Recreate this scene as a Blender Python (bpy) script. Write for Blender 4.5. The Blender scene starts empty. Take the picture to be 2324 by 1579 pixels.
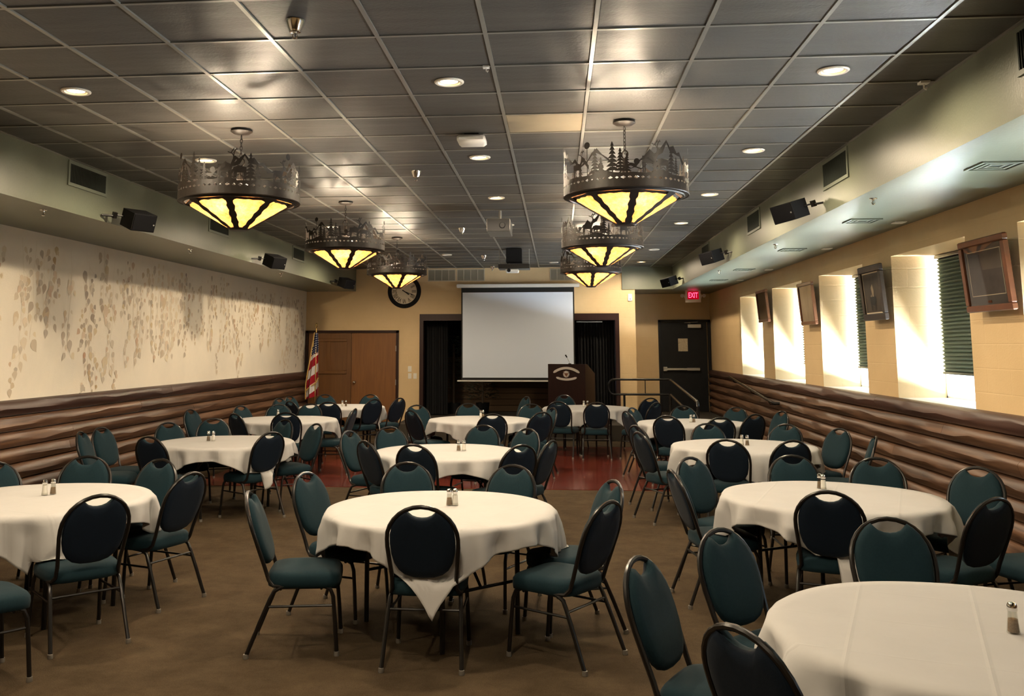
import bpy, math, random
from mathutils import Vector, Matrix
random.seed(7)
PI = math.pi
S = bpy.context.scene
COL = S.collection

# ------------------------------------------------------------------ camera
cam_d = bpy.data.cameras.new('camera'); cam = bpy.data.objects.new('camera', cam_d); COL.objects.link(cam)
FPX, CXP, CYP = 2087.63, 1072.685, 527.583
YAW, PITCH, ROLL = math.radians(5.20066), math.radians(7.0882), math.radians(-0.07096)
fw = Vector((-math.sin(YAW)*math.cos(PITCH), math.cos(YAW)*math.cos(PITCH), math.sin(PITCH)))
rt = Vector((math.cos(YAW), math.sin(YAW), 0)); up = rt.cross(fw)
r2 = rt*math.cos(ROLL) + up*math.sin(ROLL); u2 = up*math.cos(ROLL) - rt*math.sin(ROLL)
cam.matrix_world = Matrix(((r2.x, u2.x, -fw.x, 0), (r2.y, u2.y, -fw.y, 0), (r2.z, u2.z, -fw.z, 1.81), (0, 0, 0, 1)))
cam_d.sensor_width = 36; cam_d.lens = FPX/2324*36
cam_d.shift_x = (1162-CXP)/2324; cam_d.shift_y = (CYP-789.5)/2324
cam_d.clip_start = .05; cam_d.clip_end = 200
S.camera = cam

# ------------------------------------------------------------------ world, sun, large lights, exposure
SKY = 9.0; OUT_W = 55000; STRIP_W = 24000; SUN = 14.0
DOWN_W = 225; BULB_W = 27; EXPOSURE = 0.0
w = bpy.data.worlds.new('world'); S.world = w; w.use_nodes = True
bg = w.node_tree.nodes['Background']; bg.inputs[0].default_value = (.62, .80, 1, 1); bg.inputs[1].default_value = SKY
sd = bpy.data.lights.new('sun', 'SUN'); sd.energy = SUN; sd.angle = .01; sd.color = (1, .96, .9)
so = bpy.data.objects.new('sun', sd); COL.objects.link(so); so.location = (12, 0, 12)
so.rotation_euler = Vector((0, -.35, 1)).to_track_quat('Z', 'Y').to_euler()      # runs parallel to the window wall
ad = bpy.data.lights.new('pavement_bounce', 'AREA'); ad.shape = 'RECTANGLE'; ad.size = 4.0; ad.size_y = 20
ad.energy = OUT_W; ad.color = (.92, .95, 1)
ao = bpy.data.objects.new('pavement_bounce', ad); COL.objects.link(ao); ao.location = (6.4, 10.5, .15); ao.rotation_euler = (PI, 0, 0)
a2 = bpy.data.lights.new('added_jamb_fill', 'AREA'); a2.shape = 'RECTANGLE'; a2.size = 1.0; a2.size_y = 20  # extra area light, added to brighten window jambs and the right soffit underside
a2.energy = STRIP_W; a2.color = (.84, .93, 1)
o2 = bpy.data.objects.new('added_jamb_fill', a2); COL.objects.link(o2); o2.location = (4.70, 10.5, .16); o2.rotation_euler = (PI, 0, 0)
S.view_settings.view_transform = 'Standard'; S.view_settings.look = 'None'
S.view_settings.gamma = 1; S.view_settings.use_curve_mapping = False
S.view_settings.exposure = EXPOSURE

# ------------------------------------------------------------------ helpers
class MB:
    """collects shapes into one mesh"""
    def __init__(s): s.v = []; s.f = []; s.m = []; s.c = []; s.mi = 0
    def add(s, vs, fs, mi=None):
        o = len(s.v); s.v += [tuple(p) for p in vs]
        for f in fs: s.f.append(tuple(i+o for i in f)); s.m.append(s.mi if mi is None else mi)
    def box(s, x0, x1, y0, y1, z0, z1, mi=None, bev=0):
        if bev:
            b = bev; vs = []; 
            for z, i in ((z0, b), (z0+b, 0), (z1-b, 0), (z1, b)):
                vs += [(x0+i, y0+i, z), (x1-i, y0+i, z), (x1-i, y1-i, z), (x0+i, y1-i, z)]
            fs = [(3, 2, 1, 0), (12, 13, 14, 15)]
            for k in range(3):
                for j in range(4): fs.append((k*4+j, k*4+(j+1) % 4, k*4+4+(j+1) % 4, k*4+4+j))
            s.add(vs, fs, mi); return s
        vs = [(x0, y0, z0), (x1, y0, z0), (x1, y1, z0), (x0, y1, z0), (x0, y0, z1), (x1, y0, z1), (x1, y1, z1), (x0, y1, z1)]
        s.add(vs, [(3, 2, 1, 0), (4, 5, 6, 7), (0, 1, 5, 4), (1, 2, 6, 5), (2, 3, 7, 6), (3, 0, 4, 7)], mi); return s
    def tube(s, pts, r, n=8, closed=False, mi=None, rs=None, cap=True):
        P = [Vector(p) for p in pts]; L = len(P); vs = []; fs = []
        prev = None
        for i, p in enumerate(P):
            a = P[i-1] if (i > 0 or closed) else p
            b = P[(i+1) % L] if (i < L-1 or closed) else p
            t = (b-a).normalized()
            if prev is None:
                ref = Vector((0, 0, 1)) if abs(t.z) < .9 else Vector((1, 0, 0))
                x = t.cross(ref).normalized()
            else:
                x = (prev - t*prev.dot(t)).normalized()
            prev = x; y = t.cross(x)
            rr = rs[i] if rs else r
            for k in range(n):
                q = 2*PI*k/n; vs.append(p + x*(rr*math.cos(q)) + y*(rr*math.sin(q)))
        for i in range(L if closed else L-1):
            j = (i+1) % L
            for k in range(n): fs.append((i*n+k, i*n+(k+1) % n, j*n+(k+1) % n, j*n+k))
        if not closed and cap:
            fs.append(tuple(range(n-1, -1, -1))); fs.append(tuple((L-1)*n+k for k in range(n)))
        s.add(vs, fs, mi); return s
    def lathe(s, prof, n=24, c=(0, 0, 0), axis='z', mi=None):
        vs = []; fs = []
        for (r, z) in prof:
            for k in range(n):
                a = 2*PI*k/n; x, y = r*math.cos(a), r*math.sin(a)
                if axis == 'z': vs.append((c[0]+x, c[1]+y, c[2]+z))
                elif axis == 'y': vs.append((c[0]+x, c[1]+z, c[2]+y))
                else: vs.append((c[0]+z, c[1]+x, c[2]+y))
        L = len(prof)
        for i in range(L-1):
            for k in range(n): fs.append((i*n+k, i*n+(k+1) % n, (i+1)*n+(k+1) % n, (i+1)*n+k))
        if prof[0][0] > 1e-5 : fs.append(tuple(range(n-1, -1, -1)))
        if prof[-1][0] > 1e-5: fs.append(tuple((L-1)*n+k for k in range(n)))
        s.add(vs, fs, mi); return s
    def prism(s, poly, y0, y1, mi=None, flip=False):
        """outline in x,z pushed along y"""
        n = len(poly); vs = [(x, y0, z) for x, z in poly] + [(x, y1, z) for x, z in poly]
        fs = [tuple(range(n)), tuple(range(2*n-1, n-1, -1))] + [(i, i+n, (i+1) % n+n, (i+1) % n) for i in range(n)]
        s.add(vs, fs, mi); return s
    def mesh(s, name, mats, smooth=False):
        me = bpy.data.meshes.new(name); me.from_pydata(s.v, [], s.f); 
        if not isinstance(mats, (list, tuple)): mats = [mats]
        for m in mats: me.materials.append(m)
        if len(mats) > 1:
            for i, p in enumerate(me.polygons): p.material_index = s.m[i]
        if smooth: me.shade_smooth() if smooth == 1 else None
        me.update()
        if smooth == 2:
            me.shade_smooth(); me.set_sharp_from_angle(angle=math.radians(38))
        return me
    def obj(s, name, mats, parent=None, smooth=2, loc=None, rotz=0):
        return link(name, s.mesh(name, mats, smooth), parent, loc, rotz)
def link(name, data, parent=None, loc=None, rotz=0):
    o = bpy.data.objects.new(name, data); COL.objects.link(o)
    if parent: o.parent = parent
    if loc: o.location = loc
    if rotz: o.rotation_euler = (0, 0, rotz)
    return o
def thing(name, label, cat, loc=(0, 0, 0), rotz=0, group=None):
    o = bpy.data.objects.new(name, None); COL.objects.link(o); o.empty_display_size = .1
    o.location = loc; o.rotation_euler = (0, 0, rotz)
    return tag(o, label, cat, group)
def tag(o, label, cat, group=None):
    o['label'] = label; o['category'] = cat
    if group: o['group'] = group
    return o
def struct(o): o['kind'] = 'structure'; return o
def stuff(o): o['kind'] = 'stuff'; return o
def dup(root, label, loc, rotz=0, group=None, scale=None):
    r = root.copy(); COL.objects.link(r); r.location = loc; r.rotation_euler = (0, 0, rotz)
    r['label'] = label
    if group: r['group'] = group
    for ch in list(root.children):
        c = ch.copy(); COL.objects.link(c); c.parent = r
        for g in ch.children:
            d = g.copy(); COL.objects.link(d); d.parent = c
    return r

# ------------------------------------------------------------------ materials
def mat(name, col, rough=.5, metal=0, spec=.5, noise=None, bump=None, emit=None, sheen=0, trans=0, coat=0, space='Object', ior=None):
    """noise=(scale, col2, amount[, stretch]); bump=(scale, strength[, detail])"""
    m = bpy.data.materials.new(name); m.use_nodes = True; nt = m.node_tree; b = nt.nodes['Principled BSDF']
    b.inputs['Base Color'].default_value = (*col, 1); b.inputs['Roughness'].default_value = rough
    b.inputs['Metallic'].default_value = metal; b.inputs['Specular IOR Level'].default_value = spec
    if sheen: b.inputs['Sheen Weight'].default_value = sheen; b.inputs['Sheen Roughness'].default_value = .4
    if trans: b.inputs['Transmission Weight'].default_value = trans
    if coat: b.inputs['Coat Weight'].default_value = coat; b.inputs['Coat Roughness'].default_value = .15
    if ior: b.inputs['IOR'].default_value = ior
    if emit: b.inputs['Emission Color'].default_value = (*emit[:3], 1); b.inputs['Emission Strength'].default_value = emit[3]
    tc = nt.nodes.new('ShaderNodeTexCoord')
    if noise:
        mp = nt.nodes.new('ShaderNodeMapping'); nt.links.new(tc.outputs[space], mp.inputs[0])
        if len(noise) > 3: mp.inputs['Scale'].default_value = noise[3]
        n = nt.nodes.new('ShaderNodeTexNoise'); n.inputs['Scale'].default_value = noise[0]; n.inputs['Detail'].default_value = 5
        n.inputs['Roughness'].default_value = .6
        nt.links.new(mp.outputs[0], n.inputs['Vector'])
        rp = nt.nodes.new('ShaderNodeValToRGB'); rp.color_ramp.elements[0].position = .5-.25*noise[2]; rp.color_ramp.elements[1].position = .5+.25*noise[2]
        rp.color_ramp.elements[0].color = (*col, 1); rp.color_ramp.elements[1].color = (*noise[1], 1)
        nt.links.new(n.outputs['Fac'], rp.inputs[0]); nt.links.new(rp.outputs[0], b.inputs['Base Color'])
    if bump:
        n = nt.nodes.new('ShaderNodeTexNoise'); n.inputs['Scale'].default_value = bump[0]; n.inputs['Detail'].default_value = bump[2] if len(bump) > 2 else 3
        nt.links.new(tc.outputs[space], n.inputs['Vector'])
        bp = nt.nodes.new('ShaderNodeBump'); bp.inputs['Strength'].default_value = bump[1]; bp.inputs['Distance'].default_value = .01
        nt.links.new(n.outputs['Fac'], bp.inputs['Height']); nt.links.new(bp.outputs[0], b.inputs['Normal'])
    return m
def emission(name, col, strength):
    m = bpy.data.materials.new(name); m.use_nodes = True; nt = m.node_tree; nt.nodes.clear()
    e = nt.nodes.new('ShaderNodeEmission'); e.inputs[0].default_value = (*col, 1); e.inputs[1].default_value = strength
    o = nt.nodes.new('ShaderNodeOutputMaterial'); nt.links.new(e.outputs[0], o.inputs[0]); return m
M = {}
M['black_metal'] = mat('black_metal', (.007, .006, .0055), .30, .0, .4)
M['dark_bronze'] = mat('dark_bronze', (.010, .007, .005), .45, .0, .3, noise=(30, (.015, .011, .008), 1))
M['chrome'] = mat('chrome', (.75, .74, .72), .12, 1)
M['steel'] = mat('steel', (.42, .41, .38), .35, .8)
M['glide'] = mat('grey_plastic', (.17, .155, .135), .4)
M['teal_fabric'] = mat('teal_fabric', (.0045, .018, .026), .85, 0, .2, noise=(90, (.007, .025, .034), 1), bump=(600, .15), sheen=.04)
M['navy_fabric'] = mat('navy_fabric', (.0025, .0075, .016), .75, 0, .2, noise=(90, (.0035, .010, .021), 1), bump=(500, .12), sheen=.04)
M['white_cloth'] = mat('white_tablecloth', (.45, .445, .44), .85, 0, .15, noise=(3, (.49, .485, .48), 1), bump=(5, .35, 5))
M['tabletop'] = mat('tabletop_laminate', (.10, .06, .035), .5)
M['white_plastic'] = mat('white_plastic', (.78, .75, .68), .35)
M['white_paint'] = mat('white_paint', (.74, .71, .64), .45)
M['black_plastic'] = mat('black_plastic', (.006, .006, .007), .7, 0, .2)
M['black_cloth'] = mat('black_grille_cloth', (.004, .004, .005), .9, 0, .1)
M['screen_white'] = mat('screen_fabric', (.70, .77, .88), .9, 0, .1)
M['screen_black'] = mat('screen_border', (.006, .006, .006), .7)
M['brass'] = mat('brass', (.65, .45, .18), .25, 1)
M['gold_fringe'] = mat('gold_fringe', (.60, .38, .12), .7)
M['mahogany'] = mat('mahogany', (.012, .0035, .003), .35, 0, .25, noise=(4, (.018, .005, .004), 1, (6, 6, .6)))
M['frame_wood'] = mat('dark_red_wood', (.020, .006, .0045), .4, 0, .3, noise=(5, (.032, .010, .007), 1, (8, 8, .8)))
M['door_wood'] = mat('oak_veneer', (.235, .098, .026), .38, 0, .5, noise=(3.2, (.17, .065, .018), .9, (7, 7, .45)), bump=(40, .05))
M['door_wood2'] = mat('oak_veneer_dark', (.17, .075, .022), .38, 0, .5, noise=(3.2, (.12, .050, .015), .9, (7, 7, .45)), bump=(40, .05))
M['frame_brown'] = mat('picture_frame_wood', (.16, .055, .022), .3, 0, .5, noise=(6, (.09, .032, .014), 1), coat=.3)
M['frame_dark'] = mat('picture_frame_dark', (.025, .017, .014), .38)
M['mat_board'] = mat('mat_board', (.55, .47, .34), .8)
M['door_black'] = mat('black_painted_steel', (.006, .0065, .0075), .5, 0, .2, noise=(6, (.010, .0105, .0115), 1))
M['paper'] = mat('aged_paper', (.55, .47, .33), .8, noise=(60, (.35, .28, .18), .6))
M['curtain'] = mat('black_curtain', (.004, .004, .005), .9)
M['foliage'] = mat('dark_foliage', (.008, .016, .008), .7)
M['trunk'] = mat('trunk', (.05, .035, .022), .8)
def clear_glass(name, tint, ior=None):
    m = bpy.data.materials.new(name); m.use_nodes = True; nt = m.node_tree; nt.nodes.clear()
    tr = nt.nodes.new('ShaderNodeBsdfTransparent'); tr.inputs[0].default_value = (*tint, 1); g = nt.nodes.new('ShaderNodeBsdfGlossy'); g.inputs['Roughness'].default_value = .02
    x = nt.nodes.new('ShaderNodeMixShader'); x.inputs[0].default_value = .05; o = nt.nodes.new('ShaderNodeOutputMaterial')
    if ior: f = nt.nodes.new('ShaderNodeFresnel'); f.inputs[0].default_value = ior; nt.links.new(f.outputs[0], x.inputs[0])
    nt.links.new(tr.outputs[0], x.inputs[1]); nt.links.new(g.outputs[0], x.inputs[2]); nt.links.new(x.outputs[0], o.inputs[0]); return m
M['glass'] = clear_glass('window_glass', (.93, .96, .96)); M['shaker_glass'] = clear_glass('shaker_glass', (.90, .90, .88)); M['picture_glass'] = clear_glass('picture_glass', (1, 1, 1), 1.4)
M['salt'] = mat('salt', (.8, .78, .74), .8)
M['pepper'] = mat('pepper', (.16, .11, .07), .9, noise=(200, (.30, .22, .15), 1))
M['bulb'] = emission('lamp_glow', (1, .74, .40), 14)
M['lens_off'] = mat('unlit_lens', (.55, .62, .66), .4)
M['trim_ring'] = mat('lamp_trim', (.78, .70, .58), .35)
M['red_led'] = emission('red_led', (1, .09, .20), 2.4)
M['red_glow'] = emission('red_panel', (.75, .0, .015), .55)
M['grille_dark'] = mat('grille_dark', (.045, .055, .045), .6)
M['grille_green'] = mat('grille_green_paint', (.17, .19, .145), .5)
M['grille_tan'] = mat('grille_tan_paint', (.50, .42, .30), .5)
M['grid_metal'] = mat('ceiling_grid_metal', (.24, .23, .20), .30, .4, .6)
M['access'] = mat('beige_ceiling_panel', (.24, .20, .14), .6, noise=(3, (.20, .165, .115), 1))
M['projbox'] = mat('projector_housing', (.10, .09, .07), .35)
M['stage_carpet'] = mat('stage_carpet', (.035, .028, .02), .95)
M['pavement'] = mat('pavement', (.55, .54, .52), .9)

def cloth_creases():
    nt = M['white_cloth'].node_tree; b = nt.nodes['Principled BSDF']; tc = nt.nodes.new('ShaderNodeTexCoord'); sp = nt.nodes.new('ShaderNodeSeparateXYZ')
    mp = nt.nodes.new('ShaderNodeMapping'); mp.inputs['Rotation'].default_value = (0, 0, .35); nt.links.new(tc.outputs['Object'], mp.inputs[0]); nt.links.new(mp.outputs[0], sp.inputs[0]); last = None
    for ax in (0, 1):
        m1 = nt.nodes.new('ShaderNodeMath'); m1.operation = 'PINGPONG'; m1.inputs[1].default_value = .22; nt.links.new(sp.outputs[ax], m1.inputs[0])
        m2 = nt.nodes.new('ShaderNodeMapRange'); m2.inputs[1].default_value = 0; m2.inputs[2].default_value = .012; m2.inputs[3].default_value = 1; m2.inputs[4].default_value = 0; nt.links.new(m1.outputs[0], m2.inputs[0])
        if last is None: last = m2.outputs[0]
        else:
            ad_ = nt.nodes.new('ShaderNodeMath'); nt.links.new(last, ad_.inputs[0]); nt.links.new(m2.outputs[0], ad_.inputs[1]); last = ad_.outputs[0]
    bp = nt.nodes.new('ShaderNodeBump'); bp.inputs['Strength'].default_value = .35; bp.inputs['Distance'].default_value = .004; nt.links.new(last, bp.inputs['Height'])
    old = b.inputs['Normal'].links[0].from_socket; nt.links.new(old, bp.inputs['Normal']); nt.links.new(bp.outputs[0], b.inputs['Normal'])
cloth_creases()

def wall_mat(name, col, col2, rough=.55, spec=.4, joints=True, mott=1.2):
    m = mat(name, col, rough, 0, spec); nt = m.node_tree; b = nt.nodes['Principled BSDF']
    geo = nt.nodes.new('ShaderNodeNewGeometry')
    n = nt.nodes.new('ShaderNodeTexNoise'); n.inputs['Scale'].default_value = mott; n.inputs['Detail'].default_value = 6; n.inputs['Roughness'].default_value = .65
    nt.links.new(geo.outputs['Position'], n.inputs['Vector'])
    mx = nt.nodes.new('ShaderNodeMix'); mx.data_type = 'RGBA'; mx.inputs[6].default_value = (*col, 1); mx.inputs[7].default_value = (*col2, 1)
    rr = nt.nodes.new('ShaderNodeMapRange'); rr.inputs[1].default_value = .35; rr.inputs[2].default_value = .65
    nt.links.new(n.outputs['Fac'], rr.inputs[0]); nt.links.new(rr.outputs[0], mx.inputs[0]); nt.links.new(mx.outputs[2], b.inputs['Base Color'])
    n2 = nt.nodes.new('ShaderNodeTexNoise'); n2.inputs['Scale'].default_value = 60; n2.inputs['Detail'].default_value = 3
    nt.links.new(geo.outputs['Position'], n2.inputs['Vector'])
    bp = nt.nodes.new('ShaderNodeBump'); bp.inputs['Strength'].default_value = .12; bp.inputs['Distance'].default_value = .01
    nt.links.new(n2.outputs['Fac'], bp.inputs['Height']); last = bp
    if joints:
        sp = nt.nodes.new('ShaderNodeSeparateXYZ'); nt.links.new(geo.outputs['Position'], sp.inputs[0])
        ad_ = nt.nodes.new('ShaderNodeMath'); nt.links.new(sp.outputs[0], ad_.inputs[0]); nt.links.new(sp.outputs[1], ad_.inputs[1])
        cb = nt.nodes.new('ShaderNodeCombineXYZ'); nt.links.new(ad_.outputs[0], cb.inputs[0]); nt.links.new(sp.outputs[2], cb.inputs[1])
        br = nt.nodes.new('ShaderNodeTexBrick'); br.inputs['Scale'].default_value = 1; br.inputs['Brick Width'].default_value = .4064; br.inputs['Row Height'].default_value = .2032
        br.inputs['Mortar Size'].default_value = .006; br.inputs['Mortar Smooth'].default_value = .6
        nt.links.new(cb.outputs[0], br.inputs['Vector'])
        b2 = nt.nodes.new('ShaderNodeBump'); b2.invert = True; b2.inputs['Strength'].default_value = .35; b2.inputs['Distance'].default_value = .004
        nt.links.new(br.outputs['Fac'], b2.inputs['Height']); nt.links.new(bp.outputs[0], b2.inputs['Normal']); last = b2
    nt.links.new(last.outputs[0], b.inputs['Normal']); return m
M['wall_tan'] = wall_mat('tan_block_wall', (.70, .51, .28), (.64, .46, .245))
M['wall_cream'] = wall_mat('mottled_cream_wall', (.80, .725, .60), (.72, .66, .555), .6, .3, False, 1.0)
M['soffit'] = wall_mat('sage_green_paint', (.135, .150, .110), (.160, .172, .122), .38, .5, False, .9)

def tile_mat():
    m = mat('dark_glossy_ceiling_tile', (.062, .058, .052), .42, 0, .42); nt = m.node_tree; b = nt.nodes['Principled BSDF']
    tc = nt.nodes.new('ShaderNodeTexCoord'); oi = nt.nodes.new('ShaderNodeObjectInfo')
    n = nt.nodes.new('ShaderNodeTexNoise'); n.inputs['Scale'].default_value = 55; n.inputs['Detail'].default_value = 4
    geo = nt.nodes.new('ShaderNodeNewGeometry'); nt.links.new(geo.outputs['Position'], n.inputs['Vector'])
    n2 = nt.nodes.new('ShaderNodeTexNoise'); n2.inputs['Scale'].default_value = 2.2; n2.inputs['Detail'].default_value = 2
    mp = nt.nodes.new('ShaderNodeMapping'); mp.inputs['Scale'].default_value = (.5, 2, 1)
    nt.links.new(geo.outputs['Position'], mp.inputs[0]); nt.links.new(mp.outputs[0], n2.inputs['Vector'])
    bp = nt.nodes.new('ShaderNodeBump'); bp.inputs['Strength'].default_value = .28; bp.inputs['Distance'].default_value = .006
    nt.links.new(n.outputs['Fac'], bp.inputs['Height'])
    b2 = nt.nodes.new('ShaderNodeBump'); b2.inputs['Strength'].default_value = .5; b2.inputs['Distance'].default_value = .02
    nt.links.new(n2.outputs['Fac'], b2.inputs['Height']); nt.links.new(bp.outputs[0], b2.inputs['Normal']); nt.links.new(b2.outputs[0], b.inputs['Normal'])
    mr = nt.nodes.new('ShaderNodeMapRange'); mr.inputs[3].default_value = .40; mr.inputs[4].default_value = .52
    nt.links.new(oi.outputs['Random'], mr.inputs[0]); nt.links.new(mr.outputs[0], b.inputs['Roughness'])
    return m
M['tile'] = tile_mat()

def carpet_mat():
    m = mat('brown_carpet', (.085, .052, .024), .95, 0, .1); nt = m.node_tree; b = nt.nodes['Principled BSDF']
    geo = nt.nodes.new('ShaderNodeNewGeometry')
    n = nt.nodes.new('ShaderNodeTexNoise'); n.inputs['Scale'].default_value = 2.6; n.inputs['Detail'].default_value = 10; n.inputs['Roughness'].default_value = .8
    n2 = nt.nodes.new('ShaderNodeTexNoise'); n2.inputs['Scale'].default_value = 140; n2.inputs['Detail'].default_value = 2
    nt.links.new(geo.outputs['Position'], n.inputs['Vector']); nt.links.new(geo.outputs['Position'], n2.inputs['Vector'])
    ad_ = nt.nodes.new('ShaderNodeMath'); ad_.operation = 'MULTIPLY_ADD'; ad_.inputs[1].default_value = .45; nt.links.new(n2.outputs['Fac'], ad_.inputs[0]); nt.links.new(n.outputs['Fac'], ad_.inputs[2])
    rp = nt.nodes.new('ShaderNodeValToRGB'); rp.color_ramp.elements[0].position = .56; rp.color_ramp.elements[1].position = .90
    rp.color_ramp.elements[0].color = (.040, .027, .015, 1); rp.color_ramp.elements[1].color = (.080, .057, .033, 1)
    nt.links.new(ad_.outputs[0], rp.inputs[0]); nt.links.new(rp.outputs[0], b.inputs['Base Color'])
    bp = nt.nodes.new('ShaderNodeBump'); bp.inputs['Strength'].default_value = .5; bp.inputs['Distance'].default_value = .008
    nt.links.new(n2.outputs['Fac'], bp.inputs['Height']); nt.links.new(bp.outputs[0], b.inputs['Normal']); return m
M['carpet'] = carpet_mat()

def plank_floor_mat():
    m = mat('red_strip_floor', (.12, .02, .012), .16, 0, .5); nt = m.node_tree; b = nt.nodes['Principled BSDF']
    geo = nt.nodes.new('ShaderNodeNewGeometry')
    br = nt.nodes.new('ShaderNodeTexBrick'); br.inputs['Scale'].default_value = 1; br.inputs['Brick Width'].default_value = .9; br.inputs['Row Height'].default_value = .083
    br.inputs['Mortar Size'].default_value = .0015; br.inputs['Color1'].default_value = (.16, .030, .018, 1); br.inputs['Color2'].default_value = (.085, .016, .011, 1); br.inputs['Mortar'].default_value = (.02, .005, .004, 1)
    nt.links.new(geo.outputs['Position'], br.inputs['Vector']); nt.links.new(br.outputs['Color'], b.inputs['Base Color'])
    bp = nt.nodes.new('ShaderNodeBump'); bp.invert = True; bp.inputs['Strength'].default_value = .3; bp.inputs['Distance'].default_value = .002
    nt.links.new(br.outputs['Fac'], bp.inputs['Height']); nt.links.new(bp.outputs[0], b.inputs['Normal']); return m
M['dance_floor'] = plank_floor_mat()

def log_mat(name, c1, c2):
    m = mat(name, c1, .42, 0, .45); nt = m.node_tree; b = nt.nodes['Principled BSDF']
    geo = nt.nodes.new('ShaderNodeNewGeometry'); oi = nt.nodes.new('ShaderNodeObjectInfo')
    mp = nt.nodes.new('ShaderNodeMapping'); mp.inputs['Scale'].default_value = (1, .045, 1); nt.links.new(geo.outputs['Position'], mp.inputs[0])
    n = nt.nodes.new('ShaderNodeTexNoise'); n.inputs['Scale'].default_value = 17; n.inputs['Detail'].default_value = 7; n.inputs['Roughness'].default_value = .6; n.inputs['Distortion'].default_value = .6
    nt.links.new(mp.outputs[0], n.inputs['Vector'])
    rp = nt.nodes.new('ShaderNodeValToRGB'); rp.color_ramp.elements[0].position = .36; rp.color_ramp.elements[1].position = .62
    rp.color_ramp.elements[0].color = (*c2, 1); rp.color_ramp.elements[1].color = (*c1, 1); nt.links.new(n.outputs['Fac'], rp.inputs[0])
    hs = nt.nodes.new('ShaderNodeHueSaturation'); mr = nt.nodes.new('ShaderNodeMapRange'); mr.inputs[3].default_value = .75; mr.inputs[4].default_value = 1.25
    nt.links.new(oi.outputs['Random'], mr.inputs[0]); nt.links.new(mr.outputs[0], hs.inputs['Value']); nt.links.new(rp.outputs[0], hs.inputs['Color'])
    nt.links.new(hs.outputs[0], b.inputs['Base Color'])
    bp = nt.nodes.new('ShaderNodeBump'); bp.inputs['Strength'].default_value = .2; bp.inputs['Distance'].default_value = .01
    nt.links.new(n.outputs['Fac'], bp.inputs['Height']); nt.links.new(bp.outputs[0], b.inputs['Normal']); return m
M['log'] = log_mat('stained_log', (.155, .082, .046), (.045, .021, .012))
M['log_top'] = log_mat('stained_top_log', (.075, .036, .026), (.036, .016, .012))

def mica_mat():
    m = bpy.data.materials.new('amber_mica'); m.use_nodes = True; nt = m.node_tree; nt.nodes.clear()
    geo = nt.nodes.new('ShaderNodeNewGeometry')
    n = nt.nodes.new('ShaderNodeTexNoise'); n.inputs['Scale'].default_value = 26; n.inputs['Detail'].default_value = 6; n.inputs['Roughness'].default_value = .7
    nt.links.new(geo.outputs['Position'], n.inputs['Vector'])
    rp = nt.nodes.new('ShaderNodeValToRGB'); rp.color_ramp.elements[0].position = .36; rp.color_ramp.elements[1].position = .62
    rp.color_ramp.elements[0].color = (.31, .088, .020, 1); rp.color_ramp.elements[1].color = (.43, .172, .052, 1)
    nt.links.new(n.outputs['Fac'], rp.inputs[0])
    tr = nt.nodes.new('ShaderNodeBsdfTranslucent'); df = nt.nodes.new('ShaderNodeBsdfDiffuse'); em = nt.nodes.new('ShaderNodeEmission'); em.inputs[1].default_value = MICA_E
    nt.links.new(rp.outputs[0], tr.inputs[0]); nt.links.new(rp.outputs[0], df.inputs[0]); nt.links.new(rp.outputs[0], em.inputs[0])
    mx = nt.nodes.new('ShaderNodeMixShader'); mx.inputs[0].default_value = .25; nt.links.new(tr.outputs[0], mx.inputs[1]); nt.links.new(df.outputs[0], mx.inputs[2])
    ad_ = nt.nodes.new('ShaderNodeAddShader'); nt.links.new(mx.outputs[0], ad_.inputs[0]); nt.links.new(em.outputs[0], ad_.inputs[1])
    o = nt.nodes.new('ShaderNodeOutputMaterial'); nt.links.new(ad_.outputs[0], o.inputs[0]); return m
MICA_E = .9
M['mica'] = mica_mat()

def text_mesh(name, body, size, offset, m):
    c = bpy.data.curves.new(name, 'FONT'); c.body = body; c.align_x = 'CENTER'; c.align_y = 'CENTER'; c.size = size; c.extrude = .001; c.offset = offset; c.resolution_u = 3
    o = bpy.data.objects.new(name, c); COL.objects.link(o); dg = bpy.context.evaluated_depsgraph_get()
    me = bpy.data.meshes.new_from_object(o.evaluated_get(dg)); bpy.data.objects.remove(o); bpy.data.curves.remove(c)
    me.materials.clear(); me.materials.append(m); me.name = name; return me
# ================================================================== THE ROOM
XL, XR, XS, XB, YB, YF, ZC = -5.62, 3.60, 2.53, -4.49, 20.37, -4.0, 3.55
ZS = 3.055
def sbox(name, x0, x1, y0, y1, z0, z1, m, **k): return struct(MB().box(x0, x1, y0, y1, z0, z1).obj(name, m, smooth=0, **k))

floor = sbox('floor', XL-.3, XR+.6, YF-.2, 23.2, -.12, 0, M['carpet'])
struct(MB().box(-4.9, 1.95, 12.1, 17.2, .0, .006).obj('trim_1', M['dance_floor'], smooth=0))['label'] = 'glossy red strip dance floor set into the carpet'
platform = sbox('trim_2', -3.2, XR-.02, 18.3, 22.2, .0, .30, M['stage_carpet']); platform['label'] = 'low dark platform along the back wall'
rm = MB(); rm.add([(2.2, 14.9, .005), (3.5, 14.9, .005), (3.5, 18.3, .30), (2.2, 18.3, .30), (2.2, 18.3, .005), (3.5, 18.3, .005)],
                  [(0, 1, 2, 3), (0, 3, 4), (1, 5, 2), (3, 2, 5, 4)])
ramp = struct(rm.obj('trim_3', M['stage_carpet'], smooth=0)); ramp['label'] = 'carpeted ramp up to the exit door along the right log wall'

wall_left = sbox('wall_left', XL-.2, XL, YF, YB+.2, 0, 3.7, M['wall_cream'])
wall_front = sbox('wall_front', XL-.2, XR+.6, YF-.2, YF, 0, 3.7, M['wall_tan'])
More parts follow.
